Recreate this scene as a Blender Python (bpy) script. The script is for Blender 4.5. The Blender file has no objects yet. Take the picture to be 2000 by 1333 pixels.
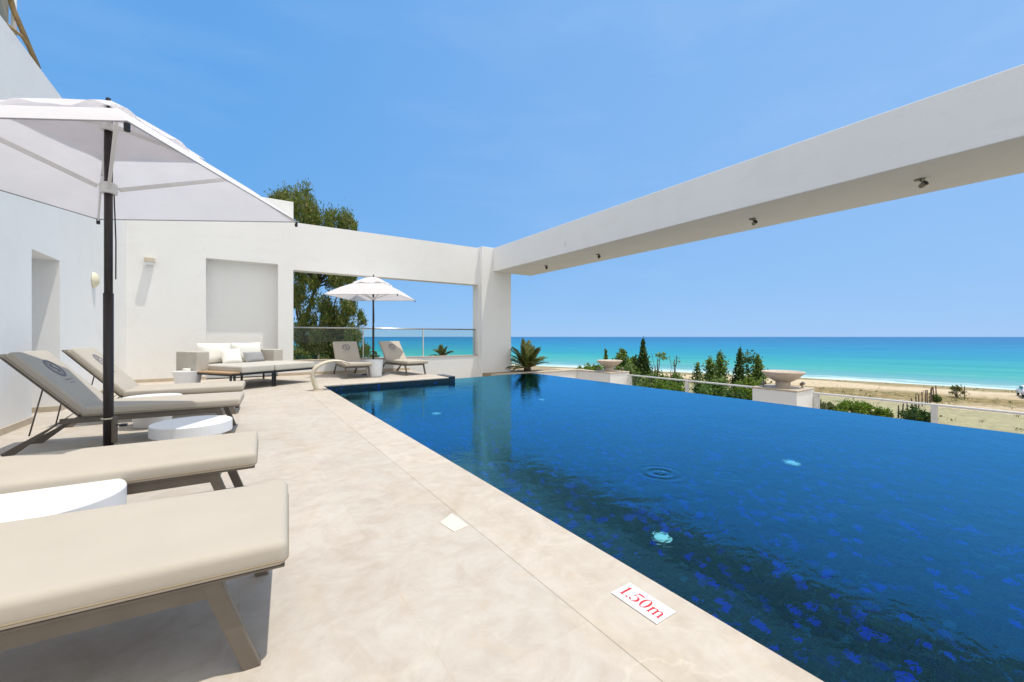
import bpy, bmesh, math, random
import numpy as np
from mathutils import Vector, Matrix
random.seed(7); RNG = np.random.default_rng(7)
S = bpy.context.scene
COL = S.collection
R = math.radians
H = 1.2                                    # eye height above the terrace
YAW = R(33.89)
# ------------------------------------------------------------------ camera
cd = bpy.data.cameras.new('camera'); cam = bpy.data.objects.new('camera', cd); COL.objects.link(cam)
cam.location = (0, 0, H); cam.rotation_euler = (R(90), 0, -YAW)
cd.sensor_width = 36; cd.lens = 792/2000*36; cd.shift_y = -8.5/2000
cd.clip_start = 0.05; cd.clip_end = 60000
S.camera = cam
# ------------------------------------------------------------------ world, sun, exposure
SUN = Vector((-.18, .165, -1)).normalized()         # the way sunlight travels
W = bpy.data.worlds.new('World'); S.world = W; W.use_nodes = True
wn = W.node_tree.nodes; wl = W.node_tree.links
sky = wn.new('ShaderNodeTexSky'); sky.sky_type = 'NISHITA'; sky.sun_disc = False
sky.sun_elevation = math.asin(-SUN.z); sky.sun_rotation = math.atan2(-SUN.x, -SUN.y)
sky.air_density = 1.0; sky.dust_density = 0.0; sky.ozone_density = 3.0; sky.altitude = 3000
bg = wn['Background']; bg.inputs['Strength'].default_value = 0.15
# grade of the sky: the photograph's soft, saturated blue (each channel's range gently compressed)
sp_ = wn.new('ShaderNodeSeparateColor'); cm_ = wn.new('ShaderNodeCombineColor'); wl.new(sky.outputs[0], sp_.inputs[0])
for i_, (g_, a_) in enumerate(((.44, .335), (.24, .54), (.11, .86))):
    d_ = wn.new('ShaderNodeMath'); d_.operation = 'MULTIPLY'; d_.inputs[1].default_value = .15; wl.new(sp_.outputs[i_], d_.inputs[0])
    p_ = wn.new('ShaderNodeMath'); p_.operation = 'POWER'; p_.inputs[1].default_value = g_; wl.new(d_.outputs[0], p_.inputs[0])
    m_ = wn.new('ShaderNodeMath'); m_.operation = 'MULTIPLY'; m_.inputs[1].default_value = a_/.15; wl.new(p_.outputs[0], m_.inputs[0]); wl.new(m_.outputs[0], cm_.inputs[i_])
# white veil added to unseen sky behind camera and round sun, lifting shaded walls
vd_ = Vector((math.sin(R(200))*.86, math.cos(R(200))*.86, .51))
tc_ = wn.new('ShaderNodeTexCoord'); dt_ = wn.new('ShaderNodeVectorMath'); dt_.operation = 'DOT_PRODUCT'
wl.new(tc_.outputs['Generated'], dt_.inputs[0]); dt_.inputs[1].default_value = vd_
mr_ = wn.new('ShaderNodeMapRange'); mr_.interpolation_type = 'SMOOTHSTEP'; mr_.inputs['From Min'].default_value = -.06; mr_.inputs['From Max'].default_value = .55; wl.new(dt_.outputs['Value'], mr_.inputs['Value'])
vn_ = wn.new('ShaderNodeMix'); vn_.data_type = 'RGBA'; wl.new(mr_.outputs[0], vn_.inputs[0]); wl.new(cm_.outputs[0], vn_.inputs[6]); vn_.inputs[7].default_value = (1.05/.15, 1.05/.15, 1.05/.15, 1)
d2_ = wn.new('ShaderNodeVectorMath'); d2_.operation = 'DOT_PRODUCT'; wl.new(tc_.outputs['Generated'], d2_.inputs[0]); d2_.inputs[1].default_value = (math.sin(R(105)), math.cos(R(105)), .1)
m2_ = wn.new('ShaderNodeMapRange'); m2_.inputs['From Min'].default_value = -.2; m2_.inputs['From Max'].default_value = 1.1; m2_.inputs['To Max'].default_value = .55; wl.new(d2_.outputs['Value'], m2_.inputs['Value'])
mp_ = wn.new('ShaderNodeMapping'); mp_.inputs['Scale'].default_value = (1.2, 2.2, 6); mp_.inputs['Rotation'].default_value = (.3, .2, .5); wl.new(tc_.outputs['Generated'], mp_.inputs['Vector'])
nz_ = wn.new('ShaderNodeTexNoise'); nz_.inputs['Scale'].default_value = 1.6; nz_.inputs['Detail'].default_value = 7; nz_.inputs['Roughness'].default_value = .6; wl.new(mp_.outputs[0], nz_.inputs['Vector'])
m3_ = wn.new('ShaderNodeMapRange'); m3_.inputs['From Min'].default_value = .45; m3_.inputs['From Max'].default_value = .8; m3_.inputs['To Max'].default_value = .22; wl.new(nz_.outputs['Fac'], m3_.inputs['Value'])
ad_ = wn.new('ShaderNodeMath'); ad_.operation = 'ADD'; ad_.use_clamp = True; wl.new(m2_.outputs[0], ad_.inputs[0]); wl.new(m3_.outputs[0], ad_.inputs[1])
v2_ = wn.new('ShaderNodeMix'); v2_.data_type = 'RGBA'; wl.new(ad_.outputs[0], v2_.inputs[0]); wl.new(vn_.outputs[2], v2_.inputs[6]); v2_.inputs[7].default_value = (.38/.15, .58/.15, .91/.15, 1)
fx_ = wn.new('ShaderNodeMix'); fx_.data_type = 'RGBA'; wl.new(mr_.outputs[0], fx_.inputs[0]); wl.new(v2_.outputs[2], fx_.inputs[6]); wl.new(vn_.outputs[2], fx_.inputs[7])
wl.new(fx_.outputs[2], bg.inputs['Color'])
sd = bpy.data.lights.new('sun', 'SUN'); sd.energy = 3.3; sd.angle = R(.5); sd.color = (1, .95, .86)
sun = bpy.data.objects.new('sun', sd); COL.objects.link(sun)
sun.rotation_euler = SUN.to_track_quat('-Z', 'Y').to_euler(); sun.location = (3, -3, 30)
S.view_settings.view_transform = 'Standard'; S.view_settings.look = 'None'
S.view_settings.exposure = 0.07; S.view_settings.gamma = 1; S.view_settings.use_curve_mapping = False
try:
    S.cycles.use_denoising = True; S.cycles.max_bounces = 12; S.cycles.transparent_max_bounces = 24
    S.cycles.sample_clamp_indirect = 6
except Exception: pass
# ------------------------------------------------------------------ helpers
FW = Vector((math.sin(YAW), math.cos(YAW), 0)); RT = Vector((math.cos(YAW), -math.sin(YAW), 0))
def ray(px, py): return FW + RT*((px-1000)/792) + Vector((0, 0, 1))*((658-py)/792)
def at_depth(px, py, d): return Vector((0, 0, H)) + ray(px, py)*d      # a point at real distance d along the view axis
def atz(px, py, z=0.):
    r = ray(px, py); return Vector((0, 0, H)) + r*((z-H)/r.z)
def lin(r, g=None, b=None):
    if g is None: g = b = r
    f = lambda c: (c/255/12.92) if c/255 <= .04045 else ((c/255+.055)/1.055)**2.4
    return (f(r), f(g), f(b), 1)
def tag(o, label=None, cat=None, group=None, kind=None):
    if label: o['label'] = label
    if cat: o['category'] = cat
    if group: o['group'] = group
    if kind: o['kind'] = kind
    elif cat: o['kind'] = 'thing'
    return o
def empty(name, loc=(0, 0, 0), rz=0, label=None, cat=None, group=None):
    o = bpy.data.objects.new(name, None); COL.objects.link(o); o.empty_display_size = .1
    o.location = loc; o.rotation_euler = (0, 0, rz)
    return tag(o, label, cat, group)
class MB:
    def __init__(s): s.v = []; s.f = []
    def add(s, vs, fs):
        n = len(s.v); s.v += [tuple(p) for p in vs]; s.f += [tuple(i+n for i in f) for f in fs]; return s
    def box(s, x0, x1, y0, y1, z0, z1):
        return s.add([(x0,y0,z0),(x1,y0,z0),(x1,y1,z0),(x0,y1,z0),(x0,y0,z1),(x1,y0,z1),(x1,y1,z1),(x0,y1,z1)],
                     [(0,3,2,1),(4,5,6,7),(0,1,5,4),(1,2,6,5),(2,3,7,6),(3,0,4,7)])
    def bar(s, a, b, w, t, side=(0, 1, 0)):               # flat bar from a to b, w along side, t across
        a = Vector(a); b = Vector(b); d = (b-a).normalized(); sv = Vector(side).normalized()
        n = d.cross(sv).normalized(); sv = n.cross(d).normalized()
        vs = [p+sv*(w/2*i)+n*(t/2*j) for p in (a, b) for i, j in ((-1,-1),(1,-1),(1,1),(-1,1))]
        return s.add(vs, [(3,2,1,0),(4,5,6,7),(0,1,5,4),(1,2,6,5),(2,3,7,6),(3,0,4,7)])
    def tube(s, pts, r, n=10, closed=False):
        pts = [Vector(p) for p in pts]; m = len(pts)
        rs = r if isinstance(r, (list, tuple)) else [r]*m
        base = len(s.v); up = None
        for i, p in enumerate(pts):
            if closed: d = (pts[(i+1) % m]-pts[i-1])
            else: d = pts[min(i+1, m-1)]-pts[max(i-1, 0)]
            d.normalize()
            if up is None:
                up = d.orthogonal().normalized()
            up = (up-d*up.dot(d))
            if up.length < 1e-6: up = d.orthogonal()
            up.normalize(); e = d.cross(up)
            for k in range(n):
                a = 2*math.pi*k/n; s.v.append(tuple(p+(up*math.cos(a)+e*math.sin(a))*rs[i]))
        for i in range(m if closed else m-1):
            j = (i+1) % m
            for k in range(n):
                s.f.append((base+i*n+k, base+i*n+(k+1) % n, base+j*n+(k+1) % n, base+j*n+k))
        if not closed:
            s.f.append(tuple(base+k for k in range(n))[::-1]); s.f.append(tuple(base+(m-1)*n+k for k in range(n)))
        return s
    def lathe(s, prof, n=48, c=(0, 0, 0)):
        base = len(s.v)
        for r, z in prof:
            for k in range(n):
                a = 2*math.pi*k/n; s.v.append((c[0]+r*math.cos(a), c[1]+r*math.sin(a), c[2]+z))
        for i in range(len(prof)-1):
            for k in range(n):
                s.f.append((base+i*n+k, base+i*n+(k+1) % n, base+(i+1)*n+(k+1) % n, base+(i+1)*n+k))
        s.f.append(tuple(base+k for k in range(n))[::-1]); s.f.append(tuple(base+(len(prof)-1)*n+k for k in range(n)))
        return s
    def prism(s, poly, z0, z1):
        n = len(poly)
        return s.add([(x, y, z0) for x, y in poly]+[(x, y, z1) for x, y in poly],
                     [tuple(range(n))[::-1], tuple(range(n, 2*n))]+[(i, (i+1) % n, n+(i+1) % n, n+i) for i in range(n)])
    def build(s, name, mat, parent=None, smooth=False, bevel=0, seg=2, mtx=None):
        me = bpy.data.meshes.new(name); vs = s.v
        if mtx is not None: vs = [tuple(mtx @ Vector(p)) for p in vs]
        me.from_pydata(vs, [], s.f); me.update()
        o = bpy.data.objects.new(name, me); COL.objects.link(o)
        if mat: me.materials.append(mat)
        if parent: o.parent = parent
        if smooth:
            me.polygons.foreach_set('use_smooth', [True]*len(me.polygons))
        if bevel:
            m = o.modifiers.new('bevel', 'BEVEL'); m.width = bevel; m.segments = seg; m.limit_method = 'ANGLE'; m.angle_limit = R(35)
            if smooth: m.harden_normals = False
        return o
def copy_tree(o, parent=None):
    c = o.copy(); COL.objects.link(c)
    if parent: c.parent = parent
    for ch in list(o.children): copy_tree(ch, c)
    return c
# ------------------------------------------------------------------ materials
class NT:
    def __init__(s, name):
        s.m = bpy.data.materials.new(name); s.m.use_nodes = True; s.t = s.m.node_tree; s.n = s.t.nodes; s.l = s.t.links
        s.out = s.n['Material Output']; s.b = s.n['Principled BSDF']
    def new(s, t, **k):
        n = s.n.new(t)
        for a, b in k.items(): setattr(n, a, b)
        return n
    def link(s, a, b): s.l.new(a, b)
    def coord(s, which='Object'): return s.new('ShaderNodeTexCoord').outputs[which]
    def pos(s): return s.new('ShaderNodeNewGeometry').outputs['Position']
    def mapping(s, v, scale=(1, 1, 1), loc=(0, 0, 0), rot=(0, 0, 0)):
        m = s.new('ShaderNodeMapping'); m.inputs['Scale'].default_value = scale; m.inputs['Location'].default_value = loc
        m.inputs['Rotation'].default_value = rot; s.link(v, m.inputs['Vector']); return m.outputs[0]
    def noise(s, v, scale, detail=4, rough=.55, dist=0, out='Fac'):
        n = s.new('ShaderNodeTexNoise'); n.inputs['Scale'].default_value = scale; n.inputs['Detail'].default_value = detail
        n.inputs['Roughness'].default_value = rough; n.inputs['Distortion'].default_value = dist
        if v is not None: s.link(v, n.inputs['Vector'])
        return n.outputs[out]
    def ramp(s, f, stops, interp='LINEAR'):
        r = s.new('ShaderNodeValToRGB'); r.color_ramp.interpolation = interp; e = r.color_ramp.elements
        while len(e) < len(stops): e.new(.5)
        for i, (p, c) in enumerate(stops):
            e[i].position = p; e[i].color = c if len(c) == 4 else (*c, 1)
        s.link(f, r.inputs[0]); return r.outputs[0]
    def math(s, op, a, b=None, c=None, clamp=False):
        m = s.new('ShaderNodeMath', operation=op); m.use_clamp = clamp
        for i, x in enumerate((a, b, c)):
            if x is None: continue
            if isinstance(x, (int, float)): m.inputs[i].default_value = x
            else: s.link(x, m.inputs[i])
        return m.outputs[0]
    def mix(s, f, a, b, blend='MIX'):
        m = s.new('ShaderNodeMix', data_type='RGBA', blend_type=blend)
        for i, x in ((0, f), (6, a), (7, b)):
            if isinstance(x, (int, float)): m.inputs[i].default_value = x
            elif isinstance(x, tuple): m.inputs[i].default_value = x if len(x) == 4 else (*x, 1)
            else: s.link(x, m.inputs[i])
        return m.outputs[2]
    def sep(s, v):
        n = s.new('ShaderNodeSeparateXYZ'); s.link(v, n.inputs[0]); return n.outputs
    def bump(s, h, strength=.3, dist=.01, normal=None):
        n = s.new('ShaderNodeBump'); n.inputs['Strength'].default_value = strength; n.inputs['Distance'].default_value = dist
        s.link(h, n.inputs['Height'])
        if normal is not None: s.link(normal, n.inputs['Normal'])
        return n.outputs[0]
    def base(s, col, rough=.6, spec=.3, normal=None, metal=0):
        if isinstance(col, tuple): s.b.inputs['Base Color'].default_value = col if len(col) == 4 else (*col, 1)
        else: s.link(col, s.b.inputs['Base Color'])
        if isinstance(rough, (int, float)): s.b.inputs['Roughness'].default_value = rough
        else: s.link(rough, s.b.inputs['Roughness'])
        s.b.inputs['Specular IOR Level'].default_value = spec; s.b.inputs['Metallic'].default_value = metal
        if normal is not None: s.link(normal, s.b.inputs['Normal'])
        return s.m
def simple(name, col, rough=.6, spec=.3, var=.06, scale=8, bump=.0, bscale=60, metal=0):
    t = NT(name); c = t.coord(); n = t.noise(c, scale, 5)
    a = tuple(max(0, x*(1-var)) for x in col[:3]); b = tuple(min(1, x*(1+var)) for x in col[:3])
    cc = t.ramp(n, [(.3, a), (.7, b)])
    nm = t.bump(t.noise(c, bscale, 3), bump, .004) if bump else None
    return t.base(cc, rough, spec, nm, metal)
def plaster():
    t = NT('white plaster'); p = t.pos()
    big = t.noise(p, .55, 6, .6); st = t.noise(t.mapping(p, (3, 3, .25)), 1.3, 5, .65)
    c = t.ramp(big, [(.3, (.82, .815, .80)), (.7, (.85, .845, .83))])
    c = t.mix(t.ramp(st, [(.55, (0, 0, 0)), (.85, (.2, .2, .2))]), c, (.72, .70, .66))
    cr = t.new('ShaderNodeTexVoronoi', feature='DISTANCE_TO_EDGE'); cr.inputs['Scale'].default_value = .55
    wv = t.new('ShaderNodeVectorMath', operation='MULTIPLY_ADD'); t.link(t.noise(p, 2.2, 6, .65, 0, 'Color'), wv.inputs[0]); wv.inputs[1].default_value = (.7, .7, .7); t.link(p, wv.inputs[2]); t.link(wv.outputs[0], cr.inputs['Vector'])
    ck = t.math('MULTIPLY', t.ramp(cr.outputs['Distance'], [(0, (1, 1, 1)), (.0035, (0, 0, 0))]), t.ramp(t.noise(p, .5, 3), [(.52, (0, 0, 0)), (.64, (.28, .28, .28))]))
    c = t.mix(ck, c, (.62, .60, .57))
    pa = t.ramp(t.noise(t.mapping(p, (1, 1, 1.6)), 1.1, 5, .6, .8), [(.55, (0, 0, 0)), (.62, (.35, .35, .35))]); c = t.mix(pa, c, (.785, .775, .755))
    nm = t.bump(t.noise(p, 38, 4, .6), .16, .006, t.bump(t.noise(p, 3.2, 4, .6), .22, .02))
    return t.base(c, .85, .15, nm)
def limestone(name, tile=(.62, .62), joint=.004, tint=(1, 1, 1), off=(0, 0)):
    t = NT(name); p = t.pos()
    w = t.noise(p, 1.1, 6, .6, .6, 'Color')
    a = t.noise(p, 3.1, 10, .68, 1.1); b = t.noise(t.mapping(p, (.7, .35, 1), rot=(0, 0, .6)), 1.6, 6, .6, 2.2)
    c = t.ramp(a, [(.22, (.41, .345, .275)), (.40, (.475, .42, .36)), (.56, (.52, .472, .415)), (.8, (.455, .395, .325))])
    c = t.mix(t.ramp(b, [(.52, (0, 0, 0)), (.7, (.4, .4, .4))]), c, (.50, .415, .31))
    ve = t.new('ShaderNodeTexVoronoi', feature='DISTANCE_TO_EDGE'); ve.inputs['Scale'].default_value = 1.3
    add = t.new('ShaderNodeVectorMath', operation='MULTIPLY_ADD'); t.link(w, add.inputs[0]); add.inputs[1].default_value = (.9, .9, 0); t.link(p, add.inputs[2])
    t.link(add.outputs[0], ve.inputs['Vector'])
    vein = t.ramp(ve.outputs['Distance'], [(0, (.55, .55, .55)), (.02, (0, 0, 0))])
    vein = t.math('MULTIPLY', vein, t.ramp(t.noise(p, .8, 3), [(.5, (0, 0, 0)), (.65, (1, 1, 1))]))
    c = t.mix(vein, c, (.62, .56, .47))
    x, y, z = t.sep(p)
    fx = t.math('FLOOR', t.math('DIVIDE', t.math('ADD', x, off[0]), tile[0])); fy = t.math('FLOOR', t.math('DIVIDE', t.math('ADD', y, off[1]), tile[1]))
    cb = t.new('ShaderNodeCombineXYZ'); t.link(fx, cb.inputs[0]); t.link(fy, cb.inputs[1])
    wh = t.new('ShaderNodeTexWhiteNoise'); t.link(cb.outputs[0], wh.inputs['Vector'])
    c = t.mix(1.0, c, t.ramp(wh.outputs[0], [(0, (.965, .96, .95)), (1, (1.03, 1.03, 1.03))]), 'MULTIPLY')
    c = t.mix(1.0, c, tint, 'MULTIPLY')
    def line(v, o, d):
        f = t.math('FRACT', t.math('DIVIDE', t.math('ADD', v, o), d))
        e = t.math('MINIMUM', f, t.math('SUBTRACT', 1., f)); return t.math('LESS_THAN', e, joint/d/2)
    j = t.math('MAXIMUM', line(x, off[0], tile[0]), line(y, off[1], tile[1]))
    jn = t.math('MULTIPLY', j, t.ramp(t.noise(p, 3, 3), [(.35, (.15, .15, .15)), (.65, (.6, .6, .6))]))
    c = t.mix(t.math('MULTIPLY', jn, .6), c, (.42, .34, .25))
    pit = t.ramp(t.noise(p, 55, 3, .6), [(.66, (0, 0, 0)), (.72, (1, 1, 1))])
    pit = t.math('MULTIPLY', pit, t.ramp(t.noise(p, 1.7, 2), [(.55, (0, 0, 0)), (.68, (1, 1, 1))]))
    c = t.mix(t.math('MULTIPLY', pit, .45), c, (.34, .27, .19))
    nm = t.bump(t.math('SUBTRACT', t.noise(p, 18, 5), t.math('MULTIPLY', pit, .6)), .18, .004)
    sp2 = t.ramp(t.noise(p, 9, 6, .65, .5), [(.35, (.95, .935, .91)), (.6, (1.03, 1.03, 1.03))])
    c = t.mix(1.0, c, sp2, 'MULTIPLY')
    bl = t.ramp(t.noise(t.mapping(p, (1, .8, 1)), 4.2, 7, .7, 1.2), [(.57, (0, 0, 0)), (.72, (.55, .55, .55))]); c = t.mix(bl, c, (.52, .40, .28))
    return t.base(c, .62, .3, nm)
def mosaic(name, s=.062, bank=False):
    t = NT(name); p = t.pos()
    sc = t.new('ShaderNodeVectorMath', operation='DIVIDE'); t.link(p, sc.inputs[0]); sc.inputs[1].default_value = (s, s, s)
    of = t.new('ShaderNodeVectorMath', operation='ADD'); t.link(sc.outputs[0], of.inputs[0]); of.inputs[1].default_value = (.37, .41, .33)
    fl = t.new('ShaderNodeVectorMath', operation='FLOOR'); t.link(of.outputs[0], fl.inputs[0])
    fr = t.new('ShaderNodeVectorMath', operation='FRACTION'); t.link(of.outputs[0], fr.inputs[0])
    wh = t.new('ShaderNodeTexWhiteNoise'); t.link(fl.outputs[0], wh.inputs['Vector'])
    if bank: c = t.ramp(wh.outputs[0], [(0, (.003, .006, .016)), (.4, (.002, .004, .010)), (.7, (.003, .008, .035)), (.93, (.004, .02, .16)), (.985, (.0, .03, .4))], 'CONSTANT')
    else: c = t.ramp(wh.outputs[0], [(0, (.004, .012, .020)), (.25, (.002, .006, .012)), (.46, (.008, .022, .018)), (.62, (.002, .012, .07)), (.72, (.010, .028, .020)), (.80, (.003, .008, .014)), (.855, (.0, .035, .75)), (.935, (.0, .022, .34)), (.985, (.02, .12, .2))], 'CONSTANT')
    fx, fy, fz = t.sep(fr.outputs[0])
    ln = None
    nx, ny, nz = t.sep(t.new('ShaderNodeNewGeometry').outputs['True Normal'])
    for f, n in ((fx, nx), (fy, ny), (fz, nz)):
        e = t.math('LESS_THAN', t.math('MINIMUM', f, t.math('SUBTRACT', 1., f)), .035)
        e = t.math('MULTIPLY', e, t.math('LESS_THAN', t.math('ABSOLUTE', n), .5))
        ln = e if ln is None else t.math('MAXIMUM', ln, e)
    c = t.mix(ln, c, (.012, .022, .03) if bank else (.045, .12, .09))
    return t.base(c, .18, .5)
def fabric(name, col, weave=900, var=.05, transl=0, bump=.15):
    t = NT(name); c = t.coord(); n = t.noise(c, 3, 4); f = t.noise(c, weave, 2)
    a = tuple(x*(1-var) for x in col); b = tuple(min(1, x*(1+var)) for x in col)
    cc = t.mix(.06, t.ramp(n, [(.3, a), (.7, b)]), t.ramp(f, [(.3, (0, 0, 0)), (.7, (1, 1, 1))]), 'OVERLAY')
    nm = t.bump(f, bump, .002, t.bump(t.noise(c, 5, 3), .12, .03))
    t.base(cc, .85, .12, nm)
    if transl:
        tr = t.new('ShaderNodeBsdfTranslucent'); t.link(cc, tr.inputs[0]); mx = t.new('ShaderNodeMixShader'); mx.inputs[0].default_value = transl
        t.link(t.b.outputs[0], mx.inputs[1]); t.link(tr.outputs[0], mx.inputs[2]); t.link(mx.outputs[0], t.out.inputs[0])
    return t.m
def leaf(name, stops, transl=.35):
    t = NT(name); g = t.new('ShaderNodeNewGeometry')
    c = t.ramp(g.outputs['Random Per Island'], stops)
    t.base(c, .55, .25)
    tr = t.new('ShaderNodeBsdfTranslucent'); t.link(t.mix(1., c, (1.3, 1.35, .6), 'MULTIPLY'), tr.inputs[0]); mx = t.new('ShaderNodeMixShader'); mx.inputs[0].default_value = transl
    t.link(t.b.outputs[0], mx.inputs[1]); t.link(tr.outputs[0], mx.inputs[2]); t.link(mx.outputs[0], t.out.inputs[0])
    return t.m
def glass(name, tint, ior=1.45):
    t = NT(name); t.n.remove(t.b)
    fr = t.new('ShaderNodeFresnel'); fr.inputs[0].default_value = ior
    gl = t.new('ShaderNodeBsdfGlossy'); gl.inputs['Roughness'].default_value = .02
    tr = t.new('ShaderNodeBsdfTransparent'); tr.inputs[0].default_value = (*tint, 1); mx = t.new('ShaderNodeMixShader')
    t.link(fr.outputs[0], mx.inputs[0]); t.link(tr.outputs[0], mx.inputs[1]); t.link(gl.outputs[0], mx.inputs[2]); t.link(mx.outputs[0], t.out.inputs[0])
    return t.m
RINGS = [(3.44, 2.50, .30, 55, 1.0), (2.25, 3.60, .28, 30, .35), (3.9, 2.1, .35, 40, .2)]
def water():
    t = NT('pool water'); p = t.pos(); t.n.remove(t.b)
    h = t.math('ADD', t.math('MULTIPLY', t.noise(t.mapping(p, (1, 1.25, 1), rot=(0, 0, .5)), 3.2, 2, .5, .3), 1.0),
               t.math('MULTIPLY', t.noise(t.mapping(p, (1, 1.6, 1), rot=(0, 0, .35)), 9, 2, .5, .4), .36))
    h = t.math('ADD', h, t.math('MULTIPLY', t.noise(t.mapping(p, (1, 2.2, 1), rot=(0, 0, -.35)), 24, 2, .5, .3), .13))
    h = t.math('MULTIPLY', h, t.ramp(t.noise(p, .35, 2), [(.3, (.55, .55, .55)), (.7, (1.2, 1.2, 1.2))]))
    for cx, cy, rad, k, amp in RINGS:
        d = t.new('ShaderNodeVectorMath', operation='DISTANCE'); t.link(p, d.inputs[0]); d.inputs[1].default_value = (cx, cy, -.14)
        d = d.outputs['Value']
        env = t.math('MAXIMUM', t.math('SUBTRACT', 1., t.math('DIVIDE', d, rad)), 0.)
        w = t.math('MULTIPLY', t.math('MULTIPLY', t.math('SINE', t.math('MULTIPLY', d, k)), env), .7*amp)
        h = t.math('ADD', h, w)
    nm = t.bump(h, 1.0, .005)
    fr = t.new('ShaderNodeLayerWeight'); fr.inputs[0].default_value = .5; t.link(nm, fr.inputs['Normal'])
    fac = t.math('POWER', fr.outputs['Facing'], 3.0)
    gl = t.new('ShaderNodeBsdfGlossy'); gl.inputs['Roughness'].default_value = .0; gl.inputs[0].default_value = (.20, .68, 1, 1); t.link(nm, gl.inputs['Normal'])
    rf = t.new('ShaderNodeBsdfRefraction'); rf.inputs['IOR'].default_value = 1.33; rf.inputs['Roughness'].default_value = 0; nm2 = t.bump(t.noise(t.mapping(p, (1, 1.5, 1), rot=(0, 0, .4)), 7, 3, .55, .6), 1.0, .003, nm)
    rf.inputs[0].default_value = (.5, .8, .95, 1); t.link(nm2, rf.inputs['Normal'])
    mx = t.new('ShaderNodeMixShader'); t.link(fac, mx.inputs[0]); t.link(rf.outputs[0], mx.inputs[1]); t.link(gl.outputs[0], mx.inputs[2]); t.link(mx.outputs[0], t.out.inputs[0])
    return t.m
M = {}
M['plaster'] = plaster()
M['stone'] = limestone('terrace limestone')
M['coping'] = limestone('coping limestone', (9, .97), .004, (1.03, 1.02, 1.0), (3, .31))
M['sill'] = simple('sill limestone', (.52, .44, .34), .6, .3, .1, 5, .15)
M['mosaic'] = mosaic('blue glass mosaic')
M['bankmosaic'] = mosaic('dark bank mosaic', .05, True)
M['water'] = water()
M['canvas'] = fabric('white parasol canvas', (.90, .885, .90), 700, .02, .58, .08)
M['mat'] = fabric('beige mattress fabric', (.475, .425, .358), 1200, .03)
M['matside'] = fabric('tan mattress border', (.30, .245, .17), 1200, .05)
M['emblem'] = simple('grey printed ink', (.21, .195, .21), .8, .1)
M['taupe'] = simple('taupe metal', (.15, .125, .10), .45, .4, .08, 12)
M['dark'] = simple('dark brown metal', (.028, .020, .020), .4, .4, .1, 12)
M['black'] = simple('black metal', (.012, .012, .014), .4, .4)
M['whiteplastic'] = simple('white polymer', (.74, .75, .77), .38, .4, .02, 6)
M['whitemetal'] = simple('white rib metal', (.72, .71, .70), .4, .4, .03)
M['sofa'] = fabric('pale grey sofa fabric', (.50, .475, .43), 900, .04)
M['sofaarm'] = fabric('greige sofa weave', (.47, .44, .39), 500, .08)
M['cushion'] = fabric('white cushion fabric', (.82, .80, .74), 700, .03)
M['greypillow'] = fabric('grey pillow fabric', (.30, .30, .31), 600, .08)
M['teak'] = simple('teak', (.44, .29, .16), .55, .3, .2, 3)
M['cobra'] = simple('cream cast stone', (.60, .54, .42), .55, .3, .08, 6, .1)
M['sconce'] = simple('cream ceramic', (.76, .70, .52), .4, .4, .04)
M['steel'] = simple('brushed steel', (.55, .54, .50), .3, .5, .05, 20, 0, 60, 1.0)
M['rail'] = simple('pale painted rail', (.66, .66, .65), .4, .4, .05)
M['glass'] = glass('balustrade glass', (.87, .93, .90), 1.3)
M['sign'] = simple('white enamel', (.84, .83, .86), .35, .4, .02)
M['red'] = simple('red paint', (.62, .04, .05), .5, .3, .05)
M['paver'] = simple('pale filler tile', (.66, .62, .53), .6, .3, .05)
M['spot'] = simple('bronze spotlight metal', (.24, .21, .17), .35, .5, .1, 30, 0, 60, .6)
M['bowl'] = simple('pinkish cast stone', (.54, .46, .38), .7, .2, .1, 8, .2, 40)
M['lens'] = simple('pool lamp lens', (.75, .88, .86), .2, .5, .02)
_b = M['lens'].node_tree.nodes['Principled BSDF']; _b.inputs['Emission Color'].default_value = (.45, 1, .9, 1); _b.inputs['Emission Strength'].default_value = .7
M['bark'] = simple('bark', (.10, .075, .05), .9, .1, .35, 9, .5, 20)
M['stake'] = simple('weathered stake wood', (.16, .12, .09), .9, .1, .3, 6, .4)
M['euca'] = leaf('olive gum leaves', [(0, (.055, .095, .025)), (.35, (.10, .15, .035)), (.7, (.18, .22, .06)), (.92, (.27, .26, .09)), (1, (.34, .2, .08))])
M['cypress'] = leaf('dark conifer foliage', [(0, (.03, .065, .02)), (.5, (.06, .11, .032)), (1, (.13, .18, .05))], .25)
M['conifer'] = leaf('mid green conifer foliage', [(0, (.065, .12, .03)), (.5, (.12, .20, .05)), (1, (.22, .29, .08))], .3)
M['hedge'] = leaf('yellow green shrub leaves', [(0, (.08, .13, .02)), (.5, (.16, .24, .035)), (1, (.30, .36, .07))], .4)
M['dry'] = leaf('dry green shrub leaves', [(0, (.06, .08, .03)), (.5, (.11, .13, .04)), (1, (.2, .19, .07))], .3)
M['palm'] = leaf('palm leaflets', [(0, (.06, .09, .02)), (.5, (.12, .15, .035)), (1, (.25, .23, .07))], .3)
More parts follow.
